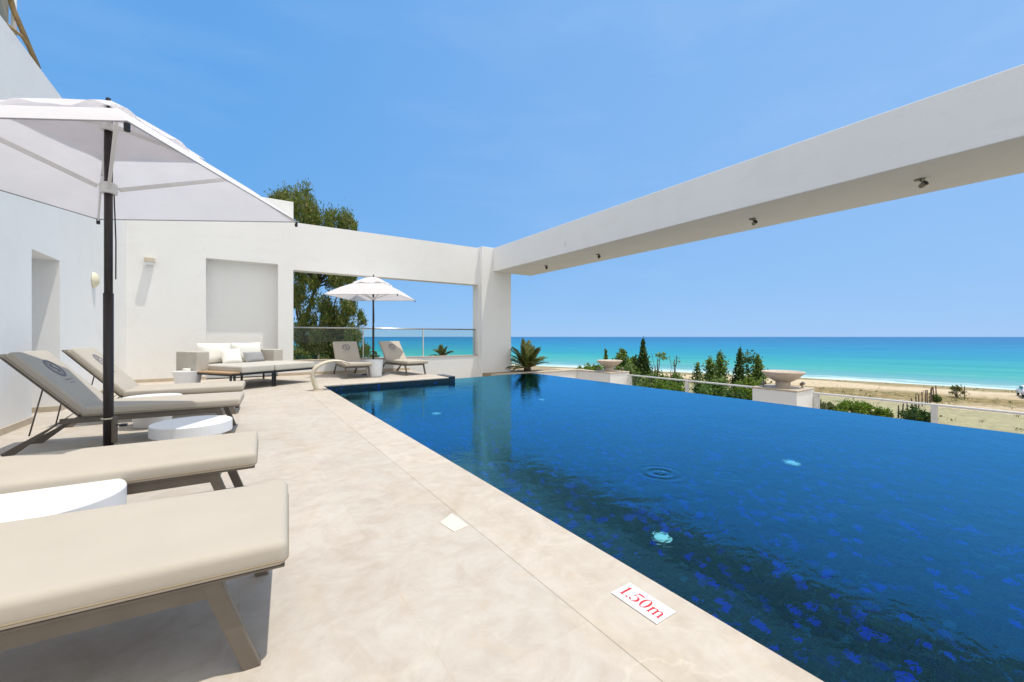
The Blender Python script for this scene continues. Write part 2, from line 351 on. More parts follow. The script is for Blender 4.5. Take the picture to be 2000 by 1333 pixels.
# ------------------------------------------------------------------ ground, beach, sea
SHO = np.array([(-400, 200), (-150, 165), (-60, 140), (10, 120), (42, 113), (68, 102), (107, 85), (160, 60), (260, 10), (500, -110)], float)
def shoreX(y): return np.interp(y, SHO[:, 0], SHO[:, 1])
def ground_z(x, y):
    x = np.asarray(x, float); y = np.asarray(y, float)
    t = np.clip((x-14)/36, 0, 1); t = t*t*(3-2*t)
    d = shoreX(y)-x
    z = -4.2-4.2*t + .18*np.sin(x*.31+1)*np.sin(y*.23)*t + .12*np.sin(x*.9+y*.4)*t
    b = np.clip((12-d)/12, 0, 3)
    return z*(1-np.clip(b, 0, 1)) + np.clip(b, 0, 1)*(-8.75-.6*np.clip((b-1), 0, 2))
def on_ground(px, py):
    r = ray(px, py); a, b = 5., 400.
    for k in range(400):
        d = 5*(1.012**k); p = Vector((0, 0, H))+r*d
        if p.z <= float(ground_z(p.x, p.y)): return p
    return Vector((0, 0, H))+r*100
def grid_mesh(name, P, mat, attr=None):
    ny, nx, _ = P.shape
    idx = np.arange(ny*nx).reshape(ny, nx)
    f = np.stack([idx[:-1, :-1], idx[:-1, 1:], idx[1:, 1:], idx[1:, :-1]], -1).reshape(-1, 4)
    me = bpy.data.meshes.new(name); me.from_pydata(P.reshape(-1, 3).tolist(), [], f.tolist()); me.update()
    if attr is not None:
        a = me.attributes.new('shore', 'FLOAT', 'POINT'); a.data.foreach_set('value', attr.reshape(-1).astype(np.float32))
    me.polygons.foreach_set('use_smooth', [True]*len(me.polygons)); me.materials.append(mat)
    o = bpy.data.objects.new(name, me); COL.objects.link(o); return o
def sand_mat():
    t = NT('beach sand'); p = t.pos(); at = t.new('ShaderNodeAttribute', attribute_name='shore').outputs['Fac']
    d = t.math('ADD', at, t.math('MULTIPLY', t.math('SUBTRACT', t.noise(p, .09, 4, .6), .5), 9.))
    d = t.math('ADD', d, t.math('MULTIPLY', t.math('SUBTRACT', t.noise(p, .7, 4, .6), .5), 3.))
    f = t.math('DIVIDE', d, 100.)
    sand = (.52, .425, .295); pale = (.57, .475, .34)
    c = t.ramp(f, [(0, (.33, .27, .19)), (.02, (.30, .25, .15)), (.035, (.26, .225, .125)), (.10, (.32, .27, .16)), (.125, pale), (.21, sand), (.24, (.33, .26, .14)), (.32, (.36, .28, .16)), (.36, sand), (.55, (.53, .435, .30)), (.75, (.43, .36, .24)), (1, (.32, .28, .18))])
    gr = t.noise(t.mapping(p, (1, .6, 1)), 1.4, 8, .7)
    zone = t.ramp(f, [(.20, (0, 0, 0)), (.25, (1, 1, 1)), (.32, (1, 1, 1)), (.37, (.25, .25, .25)), (.55, (.2, .2, .2)), (.8, (.7, .7, .7))])
    c = t.mix(t.math('MULTIPLY', t.ramp(gr, [(.42, (0, 0, 0)), (.56, (.95, .95, .95))]), zone), c, (.17, .15, .065))
    rd = t.ramp(t.noise(p, .45, 5, .65), [(.55, (0, 0, 0)), (.7, (.8, .8, .8))])
    c = t.mix(t.math('MULTIPLY', rd, zone), c, (.34, .20, .11))
    c = t.mix(1., c, t.ramp(t.noise(p, 1.3, 8, .75), [(.3, (.74, .72, .68)), (.7, (1.16, 1.16, 1.16))]), 'MULTIPLY')
    return t.base(c, .95, .1, t.bump(t.noise(p, 3, 6, .65), .6, .12))
xs = np.concatenate([np.linspace(-900, -70, 10), np.linspace(-60, 150, 141), np.linspace(160, 420, 14)])
ys = np.concatenate([np.linspace(-700, -90, 10), np.linspace(-80, 190, 136), np.linspace(200, 900, 15)])
X, Y = np.meshgrid(xs, ys); dsh = shoreX(Y)-X
grd = grid_mesh('ground', np.stack([X, Y, ground_z(X, Y)], -1), sand_mat(), dsh); tag(grd, 'pale sandy beach and scrub ground sloping to the sea', kind='structure')
def sea_mat():
    t = NT('sea water'); p = t.pos(); s = t.new('ShaderNodeAttribute', attribute_name='shore').outputs['Fac']
    n1 = t.noise(t.mapping(p, (.02, .004, 1), rot=(0, 0, -.33)), 1, 5, .6)
    u = t.math('LOGARITHM', t.math('ADD', t.math('MAXIMUM', s, 0), 8.), 10.)
    u = t.math('ADD', u, t.math('MULTIPLY', t.math('SUBTRACT', n1, .5), .32))
    k = lambda d: (math.log10(d+8)-.9)/3.3
    f = t.math('DIVIDE', t.math('SUBTRACT', u, .9), 3.3)
    c = t.ramp(f, [(k(0), (.36, .44, .42)), (k(7), (.26, .41, .43)), (k(20), (.13, .36, .40)), (k(45), (.07, .37, .36)), (k(85), (.035, .33, .37)), (k(150), (.015, .27, .40)), (k(350), (.012, .22, .41)), (k(1000), (.014, .17, .38)), (k(4000), (.022, .15, .36)), (1, (.05, .18, .38))])
    al = t.new('ShaderNodeVectorMath', operation='DOT_PRODUCT'); t.link(p, al.inputs[0]); al.inputs[1].default_value = (-.34, .94, 0)
    cv = t.new('ShaderNodeCombineXYZ'); t.link(t.math('MULTIPLY', t.math('LOGARITHM', t.math('ADD', t.math('MAXIMUM', s, 0), 8.), 10.), 42.), cv.inputs[0]); t.link(t.math('MULTIPLY', al.outputs['Value'], .012), cv.inputs[1])
    st = t.noise(cv.outputs[0], 1, 6, .68)
    c = t.mix(1., c, t.ramp(st, [(.3, (.5, .80, .86)), (.5, (1, 1, 1)), (.7, (1.8, 1.2, 1.12))]), 'MULTIPLY')
    wob = t.math('MULTIPLY', t.math('SUBTRACT', t.noise(p, .05, 5, .65), .5), 20.)
    sw = t.math('ADD', s, wob)
    fo = t.ramp(t.math('DIVIDE', sw, 20.), [(0, (1, 1, 1)), (.24, (1, 1, 1)), (.34, (.3, .3, .3)), (.46, (.15, .15, .15)), (.52, (.7, .7, .7)), (.60, (0, 0, 0))])
    fo = t.math('MULTIPLY', fo, t.ramp(t.noise(p, .5, 5, .7), [(.3, (.55, .55, .55)), (.5, (1, 1, 1))]))
    c = t.mix(fo, c, (.80, .82, .82))
    l2 = t.ramp(t.math('DIVIDE', sw, 60.), [(.28, (0, 0, 0)), (.31, (.5, .5, .5)), (.34, (0, 0, 0)), (.60, (0, 0, 0)), (.63, (.3, .3, .3)), (.66, (0, 0, 0))])
    l2 = t.math('MULTIPLY', l2, t.ramp(t.noise(t.mapping(p, (.05, .02, 1), rot=(0, 0, -.33)), 1, 4, .6), [(.5, (0, 0, 0)), (.62, (1, 1, 1))]))
    c = t.mix(l2, c, (.72, .82, .82))
    cap = t.noise(t.mapping(p, (.09, .025, 1), rot=(0, 0, -.33)), 1, 3, .5)
    cap = t.math('MULTIPLY', t.ramp(cap, [(.765, (0, 0, 0)), (.785, (.8, .8, .8))]), t.ramp(t.math('DIVIDE', s, 400.), [(.03, (0, 0, 0)), (.08, (1, 1, 1)), (1, (.4, .4, .4))]))
    c = t.mix(cap, c, (.68, .8, .8))
    c = t.mix(1., c, (.68, .86, .86), 'MULTIPLY')
    return t.base(c, .55, .22, t.bump(st, .35, .5))
tt = np.concatenate([-np.geomspace(25000, 260, 14), np.linspace(-220, 420, 90), np.geomspace(460, 25000, 14)])
ss = np.concatenate([[-3, 0, 1.5, 3, 5, 8], np.geomspace(12, 30000, 50)])
sx = shoreX(np.clip(tt, -400, 500)); sy = tt.copy()
far = np.abs(tt) > 480; sx = np.where(tt > 480, -110-(tt-500)*.49, np.where(tt < -400, 200+(-400-tt)*.14, sx))
nrm = np.array([.94, .34])
Pg = np.stack([sx[None, :]+ss[:, None]*nrm[0], sy[None, :]+ss[:, None]*nrm[1], np.full((len(ss), len(tt)), -8.8)], -1)
sea = grid_mesh('sea', Pg, sea_mat(), np.repeat(ss[:, None], len(tt), 1)); tag(sea, 'turquoise to blue sea with white surf along the beach', kind='structure')
# ------------------------------------------------------------------ terrace, pool
YF, XL = 14.2, -2.41                       # back wall plane, side wall plane
PX, PY0, PY1 = 1.69, 10.80, 10.96          # pool edge, far bank edge at its two ends
BX = 5.12
WZ = -.14; IX = 8.93; IY0, IY1 = 11.72, 12.0
b = MB()
b.box(XL-.6, 1.2195, -6, YF+.5, -.03, 0)
b.prism([(1.222, 11.25), (BX, 11.42), (BX, YF+.02), (1.222, YF+.02)], -.03, 0)
tag(b.build('terrace_floor', M['stone']), 'cream limestone terrace paving', kind='structure')
b = MB().box(1.222, PX, -6, PY0, -.03, .0)
b.prism([(1.222, PY0+.003), (PX, PY0+.003), (BX, PY1), (BX, 11.417), (1.222, 11.247)], -.03, 0)
tag(b.build('pool_coping', M['coping'], bevel=.004, seg=2), 'limestone coping along the pool edge', kind='structure')
b = MB().box(XL-.6, PX-.002, -6, YF, -4.6, -.034); b.prism([(PX-.002, PY0+.004), (BX-.002, PY1+.004), (BX-.002, YF), (PX-.002, YF)], -4.6, -.034)
tag(b.build('terrace_base', M['sill']), 'masonry base under the terrace', kind='structure')
# pool basin as one sheet: floor and walls
def sheet(name, quads, mat):
    b = MB()
    for q in quads: b.add(q, [tuple(range(len(q)))])
    return b.build(name, mat)
FZ = -1.5; NY = -6
w0, wt = PX, -.034
basin = sheet('pool_basin', [
    [(PX, NY, FZ), (IX, NY, FZ), (IX, IY1, FZ), (5.3, IY0, FZ), (BX, PY1+.004, FZ), (PX, PY0+.004, FZ)],
    [(PX, NY, FZ), (PX, PY0+.004, FZ), (PX, PY0+.004, wt), (PX, NY, wt)],
    [(PX, PY0+.004, FZ), (BX, PY1+.004, FZ), (BX, PY1+.004, wt), (PX, PY0+.004, wt)],
    [(BX, PY1+.004, FZ), (5.3, IY0, FZ), (5.3, IY0, WZ-.004), (BX, PY1+.004, WZ-.004)],
    [(5.3, IY0, FZ), (IX, IY1, FZ), (IX, IY1, WZ-.004), (5.3, IY0, WZ-.004)],
    [(IX, IY1, FZ), (IX, NY, FZ), (IX, NY, WZ-.004), (IX, IY1, WZ-.004)],
    [(IX, NY, FZ), (PX, NY, FZ), (PX, NY, wt), (IX, NY, wt)],
    # outer lip and outside of the overflow edge
    [(IX, NY, WZ-.004), (IX+.12, NY, WZ-.02), (IX+.12, IY1+.12, WZ-.02), (IX, IY1, WZ-.004)],
    [(IX, IY1, WZ-.004), (IX+.12, IY1+.12, WZ-.02), (5.3, IY0+.12, WZ-.02), (5.3, IY0, WZ-.004)],
    [(IX+.12, NY, WZ-.02), (IX+.12, NY, -3), (IX+.12, IY1+.12, -3), (IX+.12, IY1+.12, WZ-.02)],
    [(IX+.12, IY1+.12, WZ-.02), (IX+.12, IY1+.12, -3), (5.3, IY0+.12, -3), (5.3, IY0+.12, WZ-.02)],
], M['mosaic']); basin.data.materials.append(M['bankmosaic']); basin.data.polygons[2].material_index = 1; tag(basin, 'dark blue mosaic pool basin', kind='structure')
wat = sheet('pool_water', [[(PX, NY, WZ), (IX+.015, NY, WZ), (IX+.015, IY1+.015, WZ), (5.3, IY0+.015, WZ), (BX, PY1+.004, WZ), (PX, PY0+.004, WZ)]], M['water'])
tag(wat, 'still deep blue pool water with light ripples', kind='structure')
for o, k in ((wat, 'is_caustics_caster'), (basin, 'is_caustics_receiver')):
    try: setattr(o.cycles, k, True)
    except Exception: pass
try: sd.cycles.is_caustics_light = True
except Exception: pass
# dark tiled block closing the end of the bank
b = MB().box(BX+.003, 5.34, PY1+.03, IY0+.1, -.4, .02)
tag(b.build('overflow_kerb', M['bankmosaic'], bevel=.006), 'small dark mosaic kerb block at the end of the far pool edge', 'kerb')
b = MB().box(IX+.13, 12.9, -6, 12.4, -4.6, -1.35); b.box(5.35, IX+.13, 12.15, YF-.02, -4.6, -1.35)
tag(b.build('lower_terrace', M['stone']), 'lower paved terrace beyond the overflow edge', kind='structure')
# pool lamps on the floor, found through the refracting surface
def refr(px, py, zf=FZ):
    p = atz(px, py, WZ); d = ray(px, py).normalized(); n = Vector((0, 0, 1)); e = 1/1.33; c = -d.dot(n)
    t = d*e+n*(e*c-math.sqrt(1-e*e*(1-c*c))); return p+t*((zf-WZ)/t.z)
lamps = [((1293, 1052), 'pool lamp on the basin floor nearest the red depth sign'), ((1545, 905), 'pool lamp on the basin floor right of the ripple rings'),
         ((1058, 781), 'pool lamp on the basin floor beyond the pillar reflection'), ((852, 808), 'pool lamp on the basin floor in front of the far loungers'), ((692, 769), 'turquoise pool lamp close under the tiled far bank by the cascade')]
lp = None
for (q, lab) in lamps:
    c = refr(*q)
    if lp is None:
        lp = empty('pool_lamp', c); lp.scale = (.8, .8, .8); MB().lathe([(.115, .002), (.115, .02), (.1, .03)], 32).build('rim', M['steel'], lp, bevel=0)
        MB().lathe([(.098, .004), (.098, .034), (.06, .05), (.01, .055)], 32).build('lens', M['lens'], lp, smooth=True); o = lp
    else: o = copy_tree(lp)
    o.location = c; tag(o, lab, 'pool lamp', 'lamps on the pool floor')
# ------------------------------------------------------------------ white walls, pillar, beam
def wall_with_holes(b, axis, plane, thick, a0, a1, z0, z1, holes, back):
    """boxes of a wall around rectangular holes; axis 'x': wall along x at y=plane..plane+thick."""
    xs = sorted({a0, a1, *[h[0] for h in holes], *[h[1] for h in holes]})
    for i in range(len(xs)-1):
        m = (xs[i]+xs[i+1])/2; hs = sorted([h for h in holes if h[0] < m < h[1]], key=lambda h: h[2]); z = z0
        for h in hs+[None]:
            top = h[2] if h else z1
            if top > z+1e-6:
                if axis == 'x': b.box(xs[i], xs[i+1], plane, plane+thick, z, top)
                else: b.box(plane-thick, plane, xs[i], xs[i+1], z, top)
            if h: z = h[3]
def clean(o):                                  # weld the wall's boxes into one skin
    bm = bmesh.new(); bm.from_mesh(o.data); bmesh.ops.remove_doubles(bm, verts=bm.verts, dist=1e-5)
    seen = {}
    for f in bm.faces: seen.setdefault(tuple(sorted(v.index for v in f.verts)), []).append(f)
    bmesh.ops.delete(bm, geom=[f for fs in seen.values() if len(fs) > 1 for f in fs], context='FACES')
    bm.to_mesh(o.data); bm.free(); return o
DY0, DY1, DZ = 8.44, 9.51, 2.425
b = MB(); wall_with_holes(b, 'y', XL, .7, -6, YF+.4, -.03, 5.1, [(DY0, DY1, -.03, DZ)], 0)
side = clean(b.build('side_wall', M['plaster']))
tag(side, 'tall white plaster villa wall with a deep doorway, on the left of the terrace', 'wall')
MB().box(XL-.72, XL-.64, DY0-.1, DY1+.1, -.02, DZ+.1).build('door', M['plaster'], side)
b = MB().box(XL, XL+.018, -6, DY0-.002, .0, .085); b.box(XL, XL+.018, DY1+.002, YF, 0, .085); b.box(XL-.6, XL-.004, DY1-.018, DY1-.001, .001, .085)
b.build('skirting', M['sill'], side, bevel=.003)
b = MB(); wall_with_holes(b, 'x', YF, .42, XL, 7.96, -1.5, 4.745, [(-.785, .97, .0, 3.405), (1.382, 7.92, .44, 3.27)], 0)
back = clean(b.build('back_wall', M['plaster']))
tag(back, 'long white plaster wall with niche and wide sea opening, behind the sofa', 'wall')
ND = .345
MB().box(-.9, 1.1, YF+ND, YF+ND+.06, -.2, 3.6).build('niche_back', M['plaster'], back)
MB().box(1.385, 7.915, YF-.02, YF+.3, .438, .468).build('sill', M['sill'], back, bevel=.005)
b = MB().box(XL+.02, -.79, YF-.018, YF, 0, .085); b.box(.975, 5.10, YF-.018, YF, 0, .085); b.build('skirting', M['sill'], back, bevel=.003)
b = MB().box(7.96, 9.36, 14.0, 14.75, -1.6, 4.78)
tag(b.build('pillar', M['plaster'], bevel=.012), 'thick square white pillar where back wall and beam meet', 'pillar')
b = MB().box(8.50, 10.42, -7, 14.06, 3.82, 4.765)
beam = b.build('beam', M['plaster'], bevel=.012); tag(beam, 'long massive white beam spanning above the pool', 'beam')
b = MB().tube([(8.5, 9.62, 4.17), (8.46, 9.62, 4.17), (8.45, 9.62, 4.10), (8.46, 9.62, 4.06)], .009, 8); b.build('hook', M['rail'], beam, smooth=True)
k = 1.05
MB().box(-2.3, 1.385*k, YF*k, YF*k+.5, 4.0, 1.2+(5.37-1.2)*k).build('roof_parapet', M['plaster'], None, bevel=.01)
tag(bpy.data.objects['roof_parapet'], 'low white roof parapet block showing above the back wall beside the gum tree', 'parapet')
# rooftop shelter top left
sh = empty('rooftop_shelter', (-5.2, 12.6, 5.0), 0, 'weathered shelter with bamboo poles on the roof at the upper left', 'shelter')
MB().box(-2.6, 1.0, -.8, .92, -1, 6).build('wall', simple('grey green weathered render', (.36, .35, .30), .9, .1, .25, 1.5, .4, 12), sh)
bam = simple('bamboo', (.40, .28, .14), .6, .3, .25, 4)
b = MB().tube([(1.06, .97, 0), (1.06, .97, 6)], .045, 8); b.build('pole', M['whitemetal'], sh, smooth=True)
MB().tube([(1.25, 1.6, 2.55), (1.10, .80, 3.35), (1.08, -.3, 4.6), (1.05, -1.2, 5.2)], .05, 8).build('pole', bam, sh, smooth=True)
MB().tube([(1.12, .3, 2.75), (1.14, 1.1, 2.95), (1.2, 1.35, 2.8)], .035, 8).build('pole', bam, sh, smooth=True)
# ------------------------------------------------------------------ wall lamps and spotlights
w = empty('wall_lamp', (-1.955, YF, 3.165), 0, 'square white lamp box on the back wall left of the niche', 'wall lamp')
MB().box(-.10, .10, -.19, -.03, -.02, .095).build('shade', M['cobra'], w, bevel=.006); MB().box(-.07, .07, -.03, 0, -.05, .05).build('bracket', M['whitemetal'], w)
MB().box(-.085, .085, -.18, -.035, -.085, -.02).build('diffuser', M['whiteplastic'], w, bevel=.004)
sc = MB(); n, m = 14, 20
for i in range(n+1):
    u = math.pi*(i/n-.5)
    for j in range(m+1):
        v = math.pi*(j/m-.5); sc.v.append((.09*math.cos(u)*math.cos(v)+.004, .13*math.cos(u)*math.sin(v), .155*math.sin(u)))
for i in range(n):
    for j in range(m): a = i*(m+1)+j; sc.f.append((a, a+1, a+m+2, a+m+1))
o = sc.build('wall_sconce', M['sconce'], smooth=True); o.location = (XL, 11.3, 2.327); tag(o, 'cream oval sconce on the side wall behind the parasol pole', 'wall lamp')
sp = None
spots = [((9.40, 1.82), 'spotlight under the beam nearest the right edge of the photo'), ((9.46, 4.50), 'second spotlight from the right under the beam'),
         ((9.45, 9.17), 'third spotlight from the right under the beam'), ((9.36, 11.7), 'spotlight under the beam closest to the pillar')]
for (x, y), lab in spots:
    if sp is None:
        sp = empty('spotlight'); MB().lathe([(.065, -.018), (.07, -.012), (.07, 0)], 24).build('base', M['spot'], sp)
        MB().tube([(0, 0, -.018), (.02, -.03, -.05), (.03, -.05, -.09)], .011, 8).build('arm', M['spot'], sp, smooth=True)
        mt = Matrix.Translation((.0, -.035, -.105)) @ Matrix.Rotation(R(62), 4, 'X') @ Matrix.Rotation(R(-28), 4, 'Y')
        hd = MB().lathe([(.015, -.05), (.030, -.045), (.042, -.015), (.045, .035), (.048, .04), (.048, .055), (.041, .055)], 24).build('head', M['spot'], sp, smooth=True, mtx=mt)
        MB().lathe([(.041, .05), (.041, .057), (.02, .06)], 24).build('lens', M['black'], hd, mtx=mt); o = sp
    else: o = copy_tree(sp)
    o.location = (x, y, 3.82); tag(o, lab, 'spotlight', 'spotlights under the beam')
# ------------------------------------------------------------------ glass balustrade in the opening
rl = empty('glass_balustrade', (1.4, YF+.2, .468), 0, 'clear glass balustrade with slim steel handrail in the wall opening', 'railing')
MB().tube([(0, 0, 1.02), (6.50, 0, 1.02)], .026, 12).build('handrail', M['steel'], rl, smooth=True)
for x0, x1 in ((.01, 2.10), (2.14, 4.26), (4.30, 6.46)): MB().box(x0, x1, -.006, .006, .03, .99).build('glass_pane', M['glass'], rl)
for x in (2.12, 4.28, 6.48): MB().box(x-.018, x+.018, -.02, .02, .002, 1.0).build('post', M['rail'], rl)
# ------------------------------------------------------------------ seaward walls, pedestals, rails, bowls
SX = 11.76; PT = -.19
pm = empty('planter_wall', (SX, 11.9, -1.35), 0, 'low white planter wall with stone coping beyond the far pool corner', 'wall')
b = MB().box(0, .3, -.05, 1.03, -.2, 1.12); b.box(-4, .3, .73, 1.03, -1.5, 1.119); clean(b.build('wall', M['plaster'], pm))
b = MB().box(-.03, .33, -.05, 1.06, 1.123, 1.165); b.box(-4, -.033, .70, 1.06, 1.123, 1.165); b.build('coping', M['sill'], pm, bevel=.006)
MB().box(8.0, SX-.02, 12.94, 17.2, -4.6, -.24).build('planter_soil', simple('dry soil', (.33, .26, .17), .95, .1, .2, 5, .5, 14), None); tag(bpy.data.objects['planter_soil'], 'sandy planting bed', kind='structure')
def pedestal(y0, lab):
    p = empty('pedestal', (SX+.54, y0+.54, -1.35), 0, lab, 'pedestal', 'white pedestals along the sea balustrade')
    MB().box(-.54, .54, -.54, .54, 0, PT-.03+1.35).build('block', M['plaster'], p, bevel=.01)
    MB().box(-.56, .56, -.56, .56, PT-.03+1.353, PT+1.365).build('cap', M['sill'], p, bevel=.008); return p
pedestal(10.77, 'white pedestal joined to the planter wall, holding the farther stone bowl')
pedestal(4.52, 'free standing white pedestal holding the nearer stone bowl')
def bowl(y0, lab):
    o = empty('stone_bowl', (SX+.54, y0+.54, PT+.015), 0, lab, 'stone bowl', 'stone bowls on the pedestals')
    MB().lathe([(.19, 0), (.19, .02), (.175, .03), (.175, .15), (.20, .16)], 40).build('foot', M['bowl'], o, smooth=False)
    MB().lathe([(.20, .16), (.27, .20), (.38, .28), (.46, .36), (.475, .385), (.50, .39), (.505, .425), (.49, .432), (.45, .425), (.40, .36), (.28, .27), (.02, .24)], 48).build('basin', M['bowl'], o, smooth=True)
    return o
bowl(10.77, 'shallow pinkish stone bowl on the farther pedestal, in front of the conifers'); bowl(4.52, 'shallow pinkish stone bowl on the nearer pedestal, in front of the beach')
fx = []
def uplight(x, y, lab):
    global fx
    if not fx:
        o = empty('garden_uplight'); MB().lathe([(.03, 0), (.03, .012), (.012, .02), (.012, .07)], 16).build('stem', M['spot'], o)
        MB().lathe([(.02, -.06), (.04, -.05), (.045, .05), (.04, .055)], 16).build('head', M['spot'], o, mtx=Matrix.Translation((0, 0, .11)) @ Matrix.Rotation(R(55), 4, 'X'), smooth=False); fx = [o]
    else: o = copy_tree(fx[0])
    o.location = (x, y, PT+.015); tag(o, lab, 'garden light', 'small lights beside the bowls')
uplight(SX+.12, 5.36, 'small dark light left of the nearer stone bowl'); uplight(SX+.75, 4.68, 'small dark light right of the nearer stone bowl')
uplight(SX+.12, 11.5, 'small dark light left of the farther stone bowl'); uplight(SX+.80, 10.9, 'small dark light right of the farther stone bowl')
RXX = 12.78; RZ = -.315
def seabal(y0, y1, posts, panes, lab):
    o = empty('sea_balustrade', (RXX, (y0+y1)/2, -1.35), 0, lab, 'railing', 'glass balustrades facing the beach'); c = (y0+y1)/2
    MB().box(-.04, .04, y0-c, y1-c, RZ+1.35-.02, RZ+1.35+.025).build('handrail', M['rail'], o, bevel=.01)
    for y in posts: MB().box(-.05, .05, y-c-.05, y-c+.05, 0, RZ+1.35-.022).build('post', M['rail'], o, bevel=.012)
    for a, e in panes: MB().box(-.006, .006, a-c, e-c, .08, RZ+1.35-.04).build('glass_pane', M['glass'], o)
seabal(5.6, 10.75, (10.66, 8.22), ((8.28, 10.6), (5.62, 8.16)), 'glass balustrade between the two stone bowls')
seabal(-6, 4.5, (4.44, 2.24, -.1, -2.4), ((2.30, 4.38), (-.04, 2.18), (-2.34, -.16), (-5.9, -2.46)), 'glass balustrade right of the nearer stone bowl')
# ------------------------------------------------------------------ sun loungers
def rounded(x0, x1, y0, y1, z0, z1, r, puff=.006, nx=10, ny=6):
    """soft pad: a box with rounded edges and a slightly raised top"""
    bm = bmesh.new(); bmesh.ops.create_cube(bm, size=1)
    for v in bm.verts: v.co = Vector(((x0+x1)/2+v.co.x*(x1-x0), (y0+y1)/2+v.co.y*(y1-y0), (z0+z1)/2+v.co.z*(z1-z0)))
    bmesh.ops.bevel(bm, geom=list(bm.edges), offset=r, segments=5, profile=.5, affect='EDGES')
    big = [e for e in bm.edges if e.calc_length() > .15]
    bmesh.ops.subdivide_edges(bm, edges=big, cuts=6, use_grid_fill=True)
    for v in bm.verts:
        u = 1-((v.co.x-(x0+x1)/2)/((x1-x0)/2))**4; w = 1-((v.co.y-(y0+y1)/2)/((y1-y0)/2))**4
        if v.co.z > (z0+z1)/2: v.co.z += puff*max(u, 0)*max(w, 0)
    b = MB(); bm.verts.index_update(); b.v = [tuple(v.co) for v in bm.verts]; b.f = [tuple(v.index for v in f.verts) for f in bm.faces]; bm.free(); return b
def loop(x0, x1, y0, y1, z, r, rad, n=6):
    pts = []
    for cx, cy, a in ((x1-r, y1-r, 0), (x0+r, y1-r, 90), (x0+r, y0+r, 180), (x1-r, y0+r, 270)):
        for k in range(n+1): t = R(a+90*k/n); pts.append((cx+r*math.cos(t), cy+r*math.sin(t), z))
    return MB().tube(pts, rad, 6, True)
HW = .37
def make_lounger():
    o = empty('sun_lounger')
    m = rounded(-1.40, 0, -HW, HW, .355, .45, .03).build('seat_mattress', M['mat'], o, smooth=True)
    loop(-1.40, .0, -HW, HW, .378, .03, .0035).build('piping', M['matside'], m, smooth=True)
    # backrest: pad laid out flat then tilted about the hinge
    ang = R(49); T = Matrix.Translation((-1.405, 0, .36)) @ Matrix.Rotation(ang, 4, 'Y')
    bm_ = rounded(-.84, -.005, -HW, HW, .006, .096, .03).build('back_mattress', M['mat'], o, smooth=True, mtx=T)
    pi = loop(-.84, -.005, -HW, HW, .03, .03, .0035); pi.build('piping', M['matside'], bm_, smooth=True, mtx=T)
    e = MB(); n = 40; cx, cz = -.57, .1045
    def ring(r0, r1, a0=0, a1=360):
        q = len(e.v)
        for i in range(n+1):
            a = R(a0+(a1-a0)*i/n)
            for r in (r0, r1): e.v.append((cx+r*math.cos(a), r*math.sin(a), cz))
        for i in range(n): e.f.append((q+2*i, q+2*i+1, q+2*i+3, q+2*i+2))
    ring(.092, .124); ring(.076, .083)
    def stroke(pts, w):
        q = len(e.v)
        for i, (x, y) in enumerate(pts):
            a = Vector(pts[max(i-1, 0)]); c = Vector(pts[min(i+1, len(pts)-1)]); d = (c-a).normalized(); nn = Vector((-d.y, d.x))*w/2
            e.v.append((cx+x+nn.x, y+nn.y, cz)); e.v.append((cx+x-nn.x, y-nn.y, cz))
        for i in range(len(pts)-1): e.f.append((q+2*i, q+2*i+1, q+2*i+3, q+2*i+2))
    spts = [(-.05+.1*i/24, .034*math.sin(2*math.pi*(i/24)*1.0+math.pi)) for i in range(25)]
    stroke(spts, .032)
    stroke([(-.052, .03), (-.052, -.005)], .010); stroke([(.052, -.03), (.052, .005)], .010)
    for k_, (ln, am) in enumerate(((.20, .012), (.12, .006))):                      # faded script, unreadable in the photo
        stroke([(.165+.045*k_+am*math.sin(i*1.9)*(.6+.4*math.sin(i)), -ln/2+ln*i/40) for i in range(41)], .005)
    em = e.build('emblem', M['emblem'], bm_, mtx=T)
    # metal
    MB().box(-.88, 0, -HW+.02, HW-.02, -.012, .003).build('back_panel', M['taupe'], o, mtx=T, bevel=.003)
    f = MB()
    for s in (-1, 1):
        y = s*(HW-.045)
        f.bar((-1.56, y, .318), (-.20, y, .318), .03, .055)
    f.box(-.24, -.20, -HW+.06, HW-.06, .29, .345); f.box(-1.30, -1.26, -HW+.06, HW-.06, .29, .345)
    f.box(-1.41, -.01, -HW+.015, HW-.015, .346, .356)
    f.build('frame', M['taupe'], o, bevel=.004)
    for s in (-1, 1):
        y = s*(HW-.045)
        MB().add([(-.265, y-.018, .345), (-.205, y-.018, .345), (-.085, y-.016, 0), (-.142, y-.016, 0), (-.265, y+.018, .345), (-.205, y+.018, .345), (-.085, y+.016, 0), (-.142, y+.016, 0)],
                 [(0,3,2,1),(4,5,6,7),(0,1,5,4),(1,2,6,5),(2,3,7,6),(3,0,4,7)]).build('leg', M['taupe'], o, bevel=.004)
    for s in (-1, 1):
        y = s*(HW-.045)
        MB().add([(-1.52, y-.02, .345), (-1.625, y-.02, .262), (-2.02, y-.018, 0), (-1.905, y-.018, 0), (-1.52, y+.02, .345), (-1.625, y+.02, .262), (-2.02, y+.018, 0), (-1.905, y+.018, 0)],
                 [(3,2,1,0)[::-1],(4,5,6,7)[::-1],(0,1,5,4),(1,2,6,5),(2,3,7,6),(3,0,4,7)]).build('leg', M['taupe'], o, bevel=.004)
    for s in (-1, 1):
        MB().tube([(-1.70, s*(HW-.10), .66), (-1.79, s*(HW-.08), .19)], .007, 8).build('prop_strut', M['taupe'], o, smooth=True)
    return o
L0 = make_lounger()
